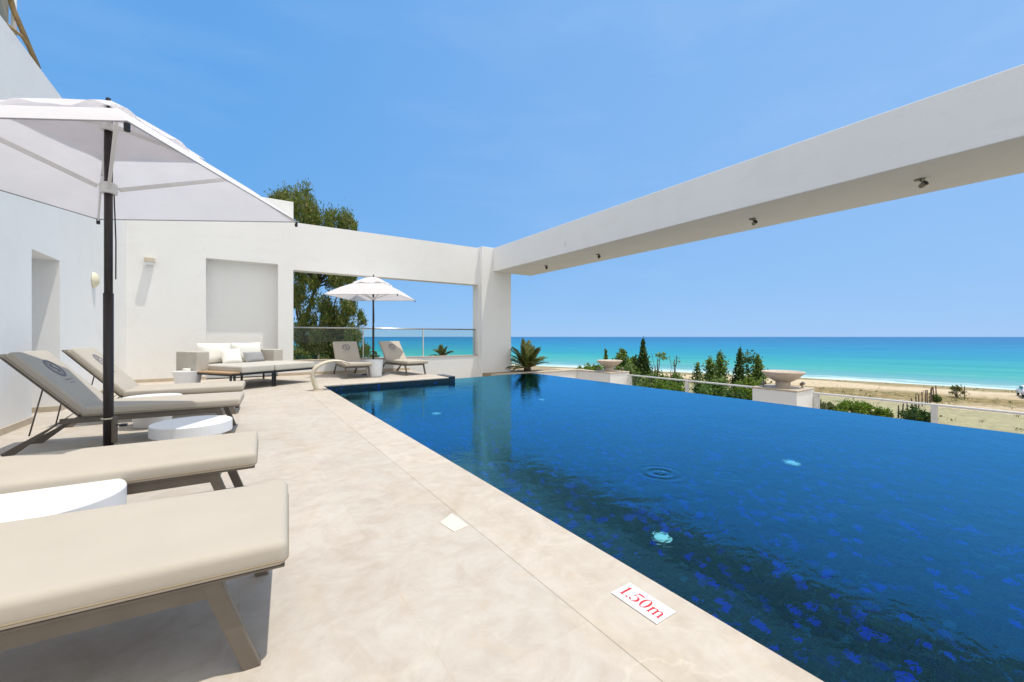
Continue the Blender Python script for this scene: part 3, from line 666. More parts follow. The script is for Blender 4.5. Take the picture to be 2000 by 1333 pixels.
LG = [((.18, 2.07), -5, 'beige sun lounger nearest the camera, its foot end filling the lower left'),
      ((.108, 3.475), -2.5, 'second sun lounger from the camera, in front of the parasol pole'),
      ((.03, 6.33), -3.5, 'sun lounger behind the parasol pole with its raised emblem backrest in shade'),
      ((.065, 7.95), -3, 'sunlit sun lounger with raised backrest farthest from the camera in the left row'),
      ((2.84, 12.08), -90, 'sun lounger left of the white planter by the glass balustrade'),
      ((4.62, 12.12), -80, 'sun lounger right of the white planter with a sunlit corner on its backrest')]
for i, (c, a, lab) in enumerate(LG):
    o = L0 if i == 0 else copy_tree(L0)
    o.location = (*c, 0); o.rotation_euler = (0, 0, R(a)); tag(o, lab, 'sun lounger', 'sun loungers on the terrace')
# ------------------------------------------------------------------ side tables
def table():
    o = empty('side_table')
    MB().lathe([(.305, .295), (.312, .30), (.312, .392), (.308, .40), (.02, .401)], 64).build('tabletop', M['whiteplastic'], o, bevel=.004)
    MB().lathe([(.17, 0), (.185, .006), (.235, .296)], 64).build('base', M['whiteplastic'], o); return o
T0 = table()
for i, (c, lab) in enumerate([((-.82, 2.97), 'round white side table between the two nearest loungers'), ((-.37, 4.86), 'round white side table beside the parasol pole, half in shade'),
                              ((-.97, 7.22), 'round white side table between the two loungers with raised backrests')]):
    o = T0 if i == 0 else copy_tree(T0)
    o.location = (*c, 0); tag(o, lab, 'side table', 'white drum side tables')
st = MB().lathe([(.20, 0), (.21, .01), (.275, .40), (.275, .41), (.02, .412)], 48).build('stool_table', M['whiteplastic'], None); st.location = (-.99, 11.9, 0)
tag(st, 'tapered white side table in front of the sofa arm', 'side table')
cn = MB().lathe([(.075, 0), (.085, .01), (.085, .055), (.07, .06), (.06, .03), (.01, .028)], 32).build('candle_dish', M['cushion'], None, smooth=False); cn.location = (-1.0, 11.9, .412)
tag(cn, 'small cream candle dish on the white table by the sofa', 'candle')
pt = MB().lathe([(.195, 0), (.205, .012), (.26, .49), (.262, .50), (.245, .502), (.24, .44), (.01, .435)], 48).build('planter_pot', M['whiteplastic'], None); pt.location = (3.36, 12.42, 0)
tag(pt, 'tapered white pot standing before the far parasol pole', 'planter')
# ------------------------------------------------------------------ sofa
so = empty('daybed_sofa', (-.166, 10.72, 0), R(33), 'pale grey outdoor sofa with black frame below the wall niche', 'sofa')
SW, SDp = 2.18, 2.0
f = MB(); q = .035
f.box(0, SW, 0, q, .335, .375); f.box(0, SW, SDp-q, SDp, .335, .375); f.box(0, q, q, SDp-q, .335, .375); f.box(SW-q, SW, q, SDp-q, .335, .375); f.box(SW/2-.05, SW/2-.015, q, SDp-q, .335, .375)
f.box(q, SW-q, q, SDp-q, .36, .372); f.build('frame', M['black'], so, bevel=.003)
for x, y in ((.02, .02), (.10, .02), (1.00, .02), (1.06, .02), (SW-.02, .02), (.02, SDp-.02), (SW-.02, SDp-.02), (1.03, 1.2)):
    MB().box(x-.018, x+.018, y-.018, y+.018, 0, .334).build('leg', M['black'], so)
MB().box(.005, .24, .04, 1.18, .377, .41).build('side_shelf', M['teak'], so, bevel=.004)
rounded(.25, 1.04, .0, 1.60, .377, .535, .035, .012).build('seat_cushion', M['sofa'], so, smooth=True)
rounded(1.05, SW, .0, 1.60, .377, .535, .035, .012).build('seat_cushion', M['sofa'], so, smooth=True)
for x0 in (0, SW-.28): rounded(x0, x0+.28, 1.2, SDp, .377, .855, .025, .0).build('arm', M['sofaarm'], so, smooth=True)
rounded(.282, SW-.282, 1.78, SDp, .377, .86, .025, 0).build('backrest', M['sofaarm'], so, smooth=True)
def pillow(w, h, t, n=14):
    b = MB()
    for s in (1, -1):
        q = len(b.v)
        for i in range(n+1):
            for j in range(n+1):
                u, v = 2*i/n-1, 2*j/n-1
                pin = 1-.10*(u*u*(1-v*v*.2))*.0
                x = u*w/2*(1-.06*(1-abs(v)**2)*0-.05*(1-v*v)*abs(u)**3); z = v*h/2*(1-.05*(1-u*u)*abs(v)**3)
                th = t/2*max(0, (1-u**4)*(1-v**4))**.6
                b.v.append((x, s*th, z))
        for i in range(n):
            for j in range(n):
                a = q+i*(n+1)+j; fa = (a, a+1, a+n+2, a+n+1); b.f.append(fa if s < 0 else fa[::-1])
    return b
def put_pillow(name, mat, w, h, t, x, y, z, tilt, rz, lab, grp):
    o = pillow(w, h, t).build(name, mat, None, smooth=True)
    mw = Matrix.Translation((-.166, 10.72, 0)) @ Matrix.Rotation(R(33), 4, 'Z') @ Matrix.Translation((x, y, z)) @ Matrix.Rotation(R(rz), 4, 'Z') @ Matrix.Rotation(R(tilt), 4, 'X')
    o.matrix_world = mw; tag(o, lab, 'cushion', grp)
put_pillow('back_cushion', M['cushion'], .78, .52, .24, .68, 1.66, .785, -10, 0, 'large white back cushion on the left half of the sofa', 'cushions on the sofa')
put_pillow('back_cushion', M['cushion'], .78, .52, .24, 1.48, 1.66, .785, -10, 0, 'large white back cushion on the right half of the sofa', 'cushions on the sofa')
put_pillow('throw_pillow', M['cushion'], .46, .40, .16, .86, 1.33, .71, -22, -6, 'small white square pillow leaning on the back cushions', 'cushions on the sofa')
put_pillow('throw_pillow', M['greypillow'], .56, .30, .15, 1.42, 1.30, .665, -24, 6, 'grey oblong pillow leaning on the right back cushion', 'cushions on the sofa')
# ------------------------------------------------------------------ pool cascade spout
cb = MB(); prof = [(.0, .0), (-.05, .10), (-.09, .22), (-.115, .34), (-.09, .45), (-.01, .54), (.12, .615), (.27, .65), (.43, .65), (.57, .615), (.66, .56)]
ws = [.20, .17, .16, .17, .19, .23, .30, .37, .43, .47, .49]; ths = [.075, .065, .06, .06, .06, .055, .045, .036, .028, .02, .012]
for i, (x, z) in enumerate(prof):
    a = Vector(prof[max(i-1, 0)]); c = Vector(prof[min(i+1, len(prof)-1)]); d = (c-a).normalized(); nn = Vector((-d.y, d.x))
    for yy in (-1, -.5, 0, .5, 1):
        edge = 1-abs(yy)**2*.5
        cb.v.append((x+nn.x*ths[i]*edge, yy*ws[i]/2, z+nn.y*ths[i]*edge))
    for yy in (1, .5, 0, -.5, -1):
        edge = 1-abs(yy)**2*.5
        cb.v.append((x-nn.x*ths[i]*edge*.6, yy*ws[i]/2, z-nn.y*ths[i]*edge*.6))
for i in range(len(prof)-1):
    for k in range(10): cb.f.append((i*10+k, i*10+(k+1) % 10, (i+1)*10+(k+1) % 10, (i+1)*10+k))
cb.f.append(tuple(range(10))[::-1]); cb.f.append(tuple((len(prof)-1)*10+k for k in range(10)))
co = empty('pool_cascade', (1.46, 9.93, 0), R(0), 'cream curved cascade spout at the far left pool corner', 'fountain spout')
o = cb.build('spout', M['cobra'], co, smooth=True); o.modifiers.new('sub', 'SUBSURF').render_levels = 2
MB().box(-.10, .09, -.12, .12, .0, .018).build('base_plate', M['cobra'], co, bevel=.004)
# ------------------------------------------------------------------ depth sign
sg = empty('depth_sign', (1.506, 1.19, .0), R(-90), 'white plate with red 1.50m depth lettering lying on the coping', 'sign')
MB().box(-.125, .125, -.066, .066, .001, .007).build('plate', M['sign'], sg, bevel=.002)
g = MB(); GZ = .0078
def poly(pts): g.add([(x, y, GZ) for x, y in pts], [tuple(range(len(pts)))])
def strip(a, bb):
    q = len(g.v)
    for p, r in zip(a, bb): g.v.append((*p, GZ)); g.v.append((*r, GZ))
    for i in range(len(a)-1): g.f.append((q+2*i, q+2*i+1, q+2*i+3, q+2*i+2))
s_ = .073; x_ = -.110                                   # cap height, pen position
def P(x, y): return (x_+x*s_, -.036+y*s_)
def rect(x0, y0, x1, y1): poly([P(x0, y0), P(x1, y0), P(x1, y1), P(x0, y1)])
rect(.17, .05, .33, .94); poly([P(.17, .94), P(.33, .94), P(.33, 1.0), P(.26, 1.0)]); poly([P(.02, .84), P(.17, .84), P(.17, .94), P(.10, .90)]); rect(.03, 0, .47, .05)    # 1
x_ += .53*s_; poly([P(.10+.085*math.cos(a*math.pi/8), .085+.085*math.sin(a*math.pi/8)) for a in range(16)])                                     # .
x_ += .27*s_; rect(.10, .85, .56, .99); poly([P(.10, .85), P(.15, .85), P(.13, .55), P(.08, .52)])                                                # 5
oa, ob = [], []
for i in range(33):
    t = R(140-(280)*i/32); oa.append(P(.26+.32*math.cos(t), .31+.32*math.sin(t))); ob.append(P(.22+.19*math.cos(t), .31+.27*math.sin(t)))
strip(oa, ob); poly([P(.07+.08*math.cos(a*math.pi/8), .13+.08*math.sin(a*math.pi/8)) for a in range(16)])
x_ += .66*s_; oa, ob = [], []
for i in range(41):
    t = 2*math.pi*i/40; oa.append(P(.31+.30*math.cos(t), .50+.51*math.sin(t))); ob.append(P(.31+.145*math.cos(t), .50+.455*math.sin(t)))
strip(oa, ob)                                                                                                                                      # 0
x_ += .68*s_
for k_ in range(3):
    x0 = .07+.33*k_; rect(x0, .05, x0+.125, .56 if k_ == 0 else .50); rect(x0-.06, 0, x0+.185, .05)
    if k_:
        oa, ob = [], []
        for i in range(17):
            t = R(180-180*i/16); oa.append(P(x0-.055+.18*math.cos(t), .48+.18*math.sin(t))); ob.append(P(x0-.085+.12*math.cos(t)+.01, .47+.09*math.sin(t)))
        strip(oa, ob)
poly([P(.0, .60), P(.0, .56), P(.07, .56), P(.195, .56), P(.195, .66), P(.16, .66)])
g.build('lettering', M['red'], sg)
pv = MB().prism([tuple(atz(*q).xy) for q in ((859, 1022), (887, 1040), (915, 1028), (882, 1004))], .0005, .004).build('filler_tile', M['paver'], None)
tag(pv, 'pale square repair tile set in the paving by the coping joint', 'tile')
# ------------------------------------------------------------------ parasols
def make_parasol():
    o = empty('parasol'); HS = 1.15; E = 2.59
    prof = [(0, .56), (.15, .545), (.30, .49), (.42, .43), (.53, .365), (.7, .25), (.85, .13), (1.0, .0)]
    pm_, pz_ = [p[0] for p in prof], [p[1] for p in prof]
    def zc(m): return E+float(np.interp(m, pm_, pz_))
    def cloth(r0, r1, zf, n=28, rings=12, wav=0):
        b = MB(); per = []
        for side in range(4):
            for i in range(n): per.append((side, 2*i/n-1))
        def pt(side, t): return [(1, t), (-t, 1), (-1, -t), (t, -1)][side]
        for k in range(rings+1):
            m = r0+(r1-r0)*k/rings
            for side, t in per:
                x, y = pt(side, t); z = zf(m)-.018*m*(1-t*t)*0 + wav*(math.sin((t+1)*math.pi*2+side*1.3)+.6*math.sin((t+1)*math.pi*3.3+side))*(k/rings)**2*(1-t**6)
                b.v.append((x*m*HS, y*m*HS, z))
        N = 4*n
        for k in range(rings):
            for i in range(N): b.f.append((k*N+i, k*N+(i+1) % N, (k+1)*N+(i+1) % N, (k+1)*N+i))
        return b
    c = cloth(.10, 1.0, zc).build('canopy', M['canvas'], o, smooth=False)
    c.data.polygons.foreach_set('use_smooth', [False]*len(c.data.polygons))
    md = c.modifiers.new('cloth', 'SOLIDIFY'); md.thickness = .0025
    h = MB().tube([(HS, -HS, E), (HS, HS, E), (-HS, HS, E), (-HS, -HS, E)], .006, 6, True).build('hem', simple('grey hem cord', (.35, .34, .36), .8, .1), c)
    vz = lambda m: E+float(np.interp(m, [0, .13, .23, .32, .40, .44], [.705, .67, .605, .54, .48, .45]))
    v = cloth(.004, .44, vz, 28, 10, .022).build('vent', M['canvas'], o); md = v.modifiers.new('cloth', 'SOLIDIFY'); md.thickness = .0025
    pole = MB().tube([(0, 0, 1.0), (0, 0, E+.67)], .030, 20).build('pole', M['dark'], o, smooth=True)
    MB().tube([(0, 0, .02), (0, 0, 1.62)], .036, 20).build('pole_sleeve', M['dark'], o, smooth=True)
    MB().lathe([(.012, .69), (.012, .73), (.03, .735), (.03, .75), (.012, .755), (.02, .77), (.016, .79), (.005, .794)], 16, (0, 0, E-.015)).build('finial', M['black'], o)
    HZ = 2.56
    MB().lathe([(.034, -.05), (.062, -.05), (.062, .03), (.05, .045), (.034, .05)], 24, (0, 0, HZ)).build('hub', M['whitemetal'], o)
    MB().lathe([(.034, -.03), (.055, -.03), (.055, .03), (.034, .03)], 24, (0, 0, E+.51)).build('crown', M['whitemetal'], o)
    for sx_, sy_ in ((1, 1), (-1, 1), (-1, -1), (1, -1)):
        pts = [(sx_*m*HS, sy_*m*HS, zc(m)-.022) for m in (.03, .3, .53, .75, .99)]
        rb = MB()
        for a_, b_ in zip(pts, pts[1:]): rb.bar(a_, b_, .018, .03, (-sy_, sx_, 0) if sx_*sy_ > 0 else (sy_*-1, sx_, 0))
        r = rb.build('rib', M['whitemetal'], o)
        MB().box(-.013, .013, -.013, .013, -.05, .006).build('tip', M['black'], r, mtx=Matrix.Translation((sx_*HS*.99, sy_*HS*.99, E-.01)), bevel=.004)
        MB().bar((sx_*.05, sy_*.05, HZ), (sx_*.56*HS, sy_*.56*HS, zc(.56)-.04), .022, .034, (-sy_, sx_, 0)).build('strut', M['whitemetal'], o)
    MB().tube([(.0, .055, HZ-.03), (.012, .06, 2.1), (.02, .05, 1.75)], .005, 6).build('cord', M['black'], o, smooth=True)
    MB().box(.03, .075, -.014, .014, .28, .52).build('clamp', M['taupe'], o, bevel=.01)
    MB().tube([(.07, 0, .44), (.125, 0, .44)], .007, 8).build('crank', M['black'], o); MB().lathe([(.012, -.012), (.03, -.01), (.03, .01), (.012, .012)], 12, (.13, 0, .44)).build('knob', M['black'], o)
    MB().tube([(.044*math.cos(a*math.pi/8), .044*math.sin(a*math.pi/8), .50) for a in range(16)], .008, 6, True).build('strap', M['cobra'], o, smooth=True)
    bs = MB().box(-.30, .30, -.30, .30, .0, .035); bs.build('base_plate', M['dark'], o, bevel=.01)
    return o
U0 = make_parasol(); U0.location = (-.95, 4.90, 0); U0.scale = (.955, .955, .975); U0.rotation_euler = (0, 0, -YAW+R(2.9))
tag(U0, 'large white square parasol on a dark pole over the left row of loungers', 'parasol', 'white square parasols')
U1 = copy_tree(U0); U1.location = (3.52, 13.13, 0); U1.rotation_euler = (0, 0, -YAW); U1.scale = (.94, .94, .94)
tag(U1, 'far white square parasol in front of the wall opening and sea', 'parasol', 'white square parasols')
# ------------------------------------------------------------------ plants
def leaves(name, pts, size, mat, parent=None, droop=0., aspect=2.2, up=None):
    n = len(pts); a = RNG.normal(size=(n, 3)); a[:, 2] -= droop; a /= np.linalg.norm(a, axis=1)[:, None]
    if up is not None: a = a*.6+up; a /= np.linalg.norm(a, axis=1)[:, None]
    r = RNG.normal(size=(n, 3)); bb = np.cross(a, r); bb /= np.linalg.norm(bb, axis=1)[:, None]
    s = size*RNG.uniform(.6, 1.4, n)[:, None]
    v = np.stack([pts-a*s*aspect/2, pts+bb*s/2, pts+a*s*aspect/2, pts-bb*s/2], 1).reshape(-1, 3)
    me = bpy.data.meshes.new(name); me.vertices.add(4*n); me.vertices.foreach_set('co', v.ravel().astype(np.float32))
    me.loops.add(4*n); me.loops.foreach_set('vertex_index', np.arange(4*n)); me.polygons.add(n); me.polygons.foreach_set('loop_start', np.arange(0, 4*n, 4))
    me.update(calc_edges=True); me.materials.append(mat); o = bpy.data.objects.new(name, me); COL.objects.link(o)
    if parent: o.parent = parent
    return o
def clumps(cs, per):
    out = []
    for (c, r, w) in cs:
        n = max(4, int(per*w)); d = RNG.normal(size=(n, 3))*.52; out.append(np.array(c)+d*np.array(r))
    return np.concatenate(out)
def shrub(px, ytop, ybot, wpx, depth, kind, name, lab, cat, shape='bush', mat='hedge', leafsz=.09, dens=1., group=None, lean=0):
    """plant whose visible body spans ytop..ybot of the photo at a real distance; its foot stands on the ground"""
    k = depth/792; top = at_depth(px, ytop, depth); x, y = top.x, top.y; gz = float(ground_z(x, y)); h = top.z-gz
    body = min(h, (ybot-ytop)*k*1.6); wd = wpx*k/2
    o = empty(name, (x, y, gz), 0, lab, cat, group)
    cs = []
    if shape == 'cone':
        m = int(60*dens)
        for i in range(m):
            t = (i+.5)/m; z = h-body+body*t; rad = wd*((1-t)**1.5*1.05+.10*(1-t))*(.6+.7*RNG.random())+.03; a = RNG.random()*6.28; q = rad*.55*RNG.random()**.5
            cs.append(((q*math.cos(a)+lean*t*wd, q*math.sin(a), z), (rad*.8+.04, rad*.8+.04, body*.045+.08), .4+rad*1.4))
    elif shape == 'column':
        m = int(46*dens)
        for i in range(m):
            t = (i+.5)/m; z = h-body+body*t; rad = wd*(math.sin(math.pi*min(1, t*.82+.16))**.7)*(.6+.6*RNG.random()); a = RNG.random()*6.28; q = rad*.5*RNG.random()**.5
            cs.append(((q*math.cos(a)+lean*t*wd, q*math.sin(a), z), (rad*.75+.03, rad*.75+.03, body*.06+.07), .35+rad*1.2))
    elif shape == 'ball':
        cs.append(((0, 0, h-wd), (wd, wd, wd), 4)); 
        for i in range(14): cs.append(((RNG.normal()*wd*.25, RNG.normal()*wd*.25, h-body+(body-2*wd)*i/14), (wd*.6, wd*.6, .2), .6))
    elif shape == 'stalk':
        for i in range(4):
            a = RNG.random()*6.28; cs.append(((math.cos(a)*wd*RNG.random(), math.sin(a)*wd*RNG.random(), h-.1-RNG.random()*body*.25), (wd*.38, wd*.38, wd*.3), .5))
    else:
        for i in range(int(26*dens)):
            a = RNG.random()*6.28; q = wd*RNG.random()**.5; z = h-body*(.15+.75*RNG.random())-(q/wd)**2*body*.35
            cs.append(((q*math.cos(a), q*math.sin(a), z), (wd*.34, wd*.34, body*.16), 1))
    leaves('foliage', clumps(cs, 70*dens), leafsz, M[mat], o, 0, 1.8)
    MB().tube([(0, 0, -.2), (.03, .02, h-body*.6), (lean*wd*.6, 0, h-body*.12)], [.07, .05, .015], 7).build('trunk', M['bark'], o, smooth=True)
    if shape == 'stalk':
        for i in range(3): a = i*2.1; MB().tube([(0, 0, h-body*.7), (math.cos(a)*wd*.7, math.sin(a)*wd*.7, h-.1)], .012, 5).build('stem', M['bark'], o)
    return o
GC = 'garden conifers beyond the balustrade'; GB = 'garden shrubs beyond the balustrade'
shrub(1183, 685, 730, 22, 27, 0, 'conifer', 'small pale conifer right behind the farther stone bowl', 'conifer', 'cone', 'conifer', .07, .8, GC)
shrub(1216, 686, 745, 46, 25, 0, 'conifer', 'bushy green conifer between the farther bowl and the tallest cypress', 'conifer', 'column', 'conifer', .09, 1.1, GC)
shrub(1256, 669, 748, 78, 25, 0, 'cypress', 'tallest dark cypress, its tip touching the sea horizon', 'cypress', 'cone', 'cypress', .085, 1.7, GC)
shrub(1240, 700, 748, 60, 25.8, 0, 'conifer', 'low dark conifer spreading around the foot of the tallest cypress', 'conifer', 'column', 'cypress', .085, 1., GC)
shrub(1284, 688, 740, 30, 24, 0, 'stalk_plant', 'tall stalked plant with leafy heads right of the tallest cypress', 'plant', 'stalk', 'hedge', .08, .8)
shrub(1317, 692, 742, 26, 26, 0, 'stalk_plant', 'thin dry stalked plant above the round bush', 'plant', 'stalk', 'dry', .06, .4)
shrub(1310, 716, 752, 42, 24, 0, 'bush', 'round mid green bush left of the middle balustrade post', 'bush', 'bush', 'conifer', .08, 1.2, GB)
shrub(1270, 722, 775, 60, 21, 0, 'bush', 'yellow green bush behind the left glass pane by the farther pedestal', 'bush', 'bush', 'hedge', .08, 1.2, GB)
shrub(1318, 738, 785, 60, 19.5, 0, 'bush', 'bright yellow green bush behind glass beside the middle post', 'bush', 'bush', 'hedge', .075, 1.2, GB)
shrub(1377, 752, 790, 56, 19, 0, 'bush', 'dull green bush behind the glass pane right of the middle post', 'bush', 'bush', 'conifer', .075, 1., GB)
shrub(1434, 758, 795, 50, 18, 0, 'bush', 'dark bush behind the glass beside the nearer pedestal', 'bush', 'bush', 'cypress', .075, 1., GB)
shrub(1362, 712, 752, 24, 24, 0, 'conifer', 'shortest thin conifer, just right of the middle balustrade post', 'conifer', 'column', 'conifer', .07, .7, GC)
shrub(1387, 702, 755, 32, 23, 0, 'conifer', 'brownish conifer left of the tall pointed one behind the right pane', 'conifer', 'column', 'conifer', .08, .9, GC)
shrub(1406, 692, 755, 36, 23.5, 0, 'conifer', 'pointed green conifer midway between middle post and nearer bowl', 'conifer', 'column', 'conifer', .08, 1., GC)
shrub(1440, 687, 760, 42, 22, 0, 'cypress', 'leaning dark cypress with broad base left of the topiary', 'cypress', 'cone', 'cypress', .08, 1.3, GC, .5)
shrub(1461, 688, 760, 26, 22.4, 0, 'topiary_tree', 'dark topiary tree with a round ball on top near the nearer bowl', 'tree', 'ball', 'cypress', .07, 1.1, GC)
shrub(1480, 700, 760, 32, 22, 0, 'conifer', 'green conifer closest to the nearer stone bowl', 'conifer', 'column', 'conifer', .08, 1., GC)
shrub(1160, 706, 726, 42, 24, 0, 'bush', 'low yellow green bush left of the farther stone bowl', 'bush', 'bush', 'hedge', .08, .9, GB)
shrub(1131, 714, 726, 24, 25, 0, 'bush', 'smallest sparse bush peeking over the planter wall', 'bush', 'bush', 'hedge', .08, .4, GB)
shrub(1232, 704, 760, 40, 22.5, 0, 'bush', 'leafy green bush left of the foot of the tallest cypress', 'bush', 'bush', 'conifer', .085, 1.3, GB)
shrub(1280, 704, 760, 40, 22.6, 0, 'bush', 'leafy green bush right of the foot of the tallest cypress', 'bush', 'bush', 'conifer', .085, 1.3, GB)
shrub(1204, 700, 740, 34, 24.5, 0, 'bush', 'loose light green bush just right of the farther stone bowl', 'bush', 'bush', 'hedge', .085, 1.1, GB)
shrub(1398, 728, 775, 60, 21.5, 0, 'bush', 'low mid green bush between the pointed conifers and right glass pane', 'bush', 'bush', 'conifer', .085, 1.2, GB)
shrub(1462, 728, 775, 56, 20.5, 0, 'bush', 'bright low bush at the foot of the topiary tree', 'bush', 'bush', 'hedge', .085, 1.1, GB)
# bushes of the lower garden and beach, each standing where the ground meets the view
def beach_bush(px, pybase, ytop, wpx, mat, lab, dens=1., leafsz=.14):
    g0 = on_ground(px, pybase); dep = (g0-Vector((0, 0, H))).dot(FW); k = dep/792; h = (pybase-ytop)*k; wd = wpx*k/2
    o = empty('bush', g0-Vector((0, 0, .1)), 0, lab, 'bush', 'bushes on the beach side'); cs = []
    for i in range(int(22*dens)):
        a = RNG.random()*6.28; q = wd*RNG.random()**.5; cs.append(((q*math.cos(a), q*math.sin(a), h*(.2+.7*RNG.random())*(1-.4*(q/wd)**2)), (wd*.3, wd*.3, h*.2), 1))
    leaves('foliage', clumps(cs, 60*dens), leafsz, M[mat], o, 0, 1.8)
    MB().tube([(0, 0, -.1), (0, 0, h*.6)], [.08, .03], 6).build('stem', M['bark'], o)
for a in [(1606, 800, 778, 28, 'dry', 'sparse bush just right of the nearer pedestal', .7), (1662, 812, 778, 50, 'hedge', 'largest bright green bush below the right handrail', 1.3), (1690, 812, 786, 36, 'hedge', 'green bush between the largest bright bush and the stakes', 1.),
          (1722, 816, 794, 34, 'hedge', 'green bush beside the first short stakes', 1.), (1635, 806, 784, 26, 'dry', 'pale dry bush left of the largest bright bush', .7), (1790, 824, 790, 46, 'cypress', 'dark green bush among the stakes behind the glass', 1.3), (1827, 786, 770, 14, 'cypress', 'small dark bush at the tall end of the stakes', 1.)]:
    beach_bush(*a)
# dry grass tufts of the dune strip, uncountable
tp = []
while len(tp) < 2600:
    y_ = RNG.uniform(-10, 110); d_ = RNG.choice([RNG.normal(29, 4.5), RNG.uniform(34, 75), RNG.normal(8, 2)], p=[.62, .3, .08]); x_ = float(shoreX(y_))-d_
    if x_ < 16: continue
    n_ = RNG.integers(4, 10); c_ = np.array([x_, y_, float(ground_z(x_, y_))]); sg_ = RNG.uniform(.08, .35)
    tp.extend(list(c_+np.abs(RNG.normal(size=(n_, 3)))*np.array([sg_, sg_, .14])*np.where(RNG.random((n_, 3)) < .5, -1, 1)*np.array([1, 1, 0])+np.array([0, 0, 1])*RNG.uniform(.02, .28, n_)[:, None]))
gt = leaves('grass', np.array(tp), .07, M['dry'], None, 0, 4.5, np.array([0, 0, .9])); tag(gt, 'dry grass tufts on the dune strip of the beach', kind='stuff')
# wooden stakes
stk = None
SK = [(1742, 818, 806), (1754, 817, 792), (1764, 815, 788), (1772, 813, 784), (1781, 808, 778), (1789, 803, 774), (1794, 800, 770), (1801, 796, 766), (1808, 792, 762), (1812, 791, 763), (1817, 789, 758), (1821, 787, 755), (1824, 786, 757), (1828, 784, 753)]
for i, (px, yb, yt) in enumerate(SK):
    p = on_ground(px, yb); dep = (p-Vector((0, 0, H))).dot(FW); h = (yb-yt)*dep/792
    o = MB().tube([(0, 0, -.3), (RNG.normal()*.04, RNG.normal()*.04, h*.5), (RNG.normal()*.08, RNG.normal()*.08, h)], [.085, .075, .06], 7).build('wooden_stake', M['stake'], None); o.location = p
    tag(o, 'weathered upright stake in the slanting row on the sand', 'stake', 'stakes in the beach fence row')
# small sparse tree on the beach
p = on_ground(1868, 778); dep = (p-Vector((0, 0, H))).dot(FW); k = dep/792
t_ = empty('young_tree', p, 0, 'thin scraggly young tree on the beach right of the stakes', 'tree')
b = MB(); tips = []
for i in range(7):
    a = i*.9; l = RNG.uniform(.6, 1.3)*14*k; q = (math.cos(a)*l*.6, math.sin(a)*l*.6, 10*k+RNG.uniform(0, 13)*k); b.tube([(0, 0, -.1), (q[0]*.3, q[1]*.3, q[2]*.5), q], [.06, .04, .015], 5); tips.append((q, (5*k, 5*k, 4*k), 1))
b.build('trunk', M['bark'], t_); leaves('foliage', clumps(tips, 60), .13, M['dry'], t_)
p = on_ground(1884, 782); o = MB().tube([(0, 0, -.3), (0, 0, 27*k)], .05, 6).build('wooden_stake', M['stake'], None); o.location = p
tag(o, 'lone thin stake standing right of the scraggly young tree', 'stake')
# palms
def palm(loc, n, ln, trunk, lab, seedv):
    rg = np.random.default_rng(seedv); o = empty('palm', loc, 0, lab, 'palm')
    if trunk > 0: MB().tube([(0, 0, 0), (.03, 0, trunk*.5), (0, 0, trunk)], [.17, .14, .16], 10).build('trunk', M['bark'], o, smooth=True)
    MB().lathe([(.10, -.08), (.16, .0), (.12, .12), (.03, .2)], 14, (0, 0, trunk)).build('heart', M['bark'], o)
    for i in range(n):
        a = 2*math.pi*i/n*2.4+rg.normal()*.15; el = R(rg.uniform(18, 84)); L = ln*rg.uniform(.75, 1.1); b = MB(); m = 26; pts = []
        for j in range(m+1):
            s = j/m; e2 = el-1.0*s*s*(1.25-el/2)
            if j == 0: q = Vector((0, 0, trunk))
            else: q = pts[-1]+Vector((math.cos(a)*math.cos(e2), math.sin(a)*math.cos(e2), math.sin(e2)))*(L/m)
            pts.append(q)
        sd_ = Vector((-math.sin(a), math.cos(a), 0))
        for j in range(4, m+1):
            s = j/m; l2 = L*.26*math.sin(math.pi*min(1, .18+.8*s))+.02; d = (pts[j]-pts[j-1]).normalized(); nn = d.cross(sd_)
            for sg_ in (-1, 1):
                for rep in range(2):
                    c0 = pts[j]-d*(L/m*.5*rep); w_ = (d*.75+sd_*sg_*.62+nn*-.18+Vector((rg.normal()*.08, rg.normal()*.08, rg.normal()*.08))).normalized()
                    h_ = d.cross(w_).normalized().cross(w_)*.011
                    b.add([c0-h_, c0+w_*l2*.5-h_*1.3, c0+w_*l2, c0+w_*l2*.5+h_*1.3, c0+h_], [(0, 1, 2, 3, 4)])
        fr = b.build('frond', M['palm'], o); MB().tube(pts[::4]+[pts[-1]], .008, 5).build('rachis', M['dry'], fr)
    return o
palm((9.83, 13.5, -.24), 26, 1.25, .10, 'date palm with arching fronds in the planting bed right of the pillar', 3)
palm((10.15, 15.9, -.24), 18, 1.1, .1, 'smaller palm half hidden behind the pillar', 5)
gz = float(ground_z(7.7, 17.2)); palm((7.7, 17.2, gz), 20, .62, .30-gz, 'small pale palm seen through the glass balustrade beside the pillar', 9)
# gum tree behind the wall
EC = [(558, 392, 20), (545, 394, 14), (590, 398, 24), (575, 415, 24), (612, 418, 24), (600, 440, 26), (640, 455, 26), (652, 428, 16), (682, 432, 18), (668, 446, 20), (692, 440, 10),
      (580, 480, 34), (625, 490, 34), (668, 490, 26), (700, 490, 14), (590, 540, 22), (582, 580, 20), (612, 555, 15), (650, 540, 16), (682, 545, 17), (640, 588, 15), (672, 598, 14), (598, 620, 20),
      (636, 628, 20), (668, 632, 16), (690, 612, 14), (704, 615, 8), (590, 658, 22), (618, 660, 24), (648, 655, 24), (678, 660, 20), (700, 655, 12), (600, 690, 26), (640, 692, 26), (684, 690, 18), (710, 690, 12), (707, 632, 8), (650, 610, 12), (610, 590, 14)]
D = 21.5; ek = D/792
eb = at_depth(628, 800, D); ez = float(ground_z(eb.x, eb.y)); eu = empty('gum_tree', (eb.x, eb.y, ez), 0, 'tall olive green gum tree rising behind the white back wall', 'tree')
O = Vector((eb.x, eb.y, ez)); cs = []; cen = []
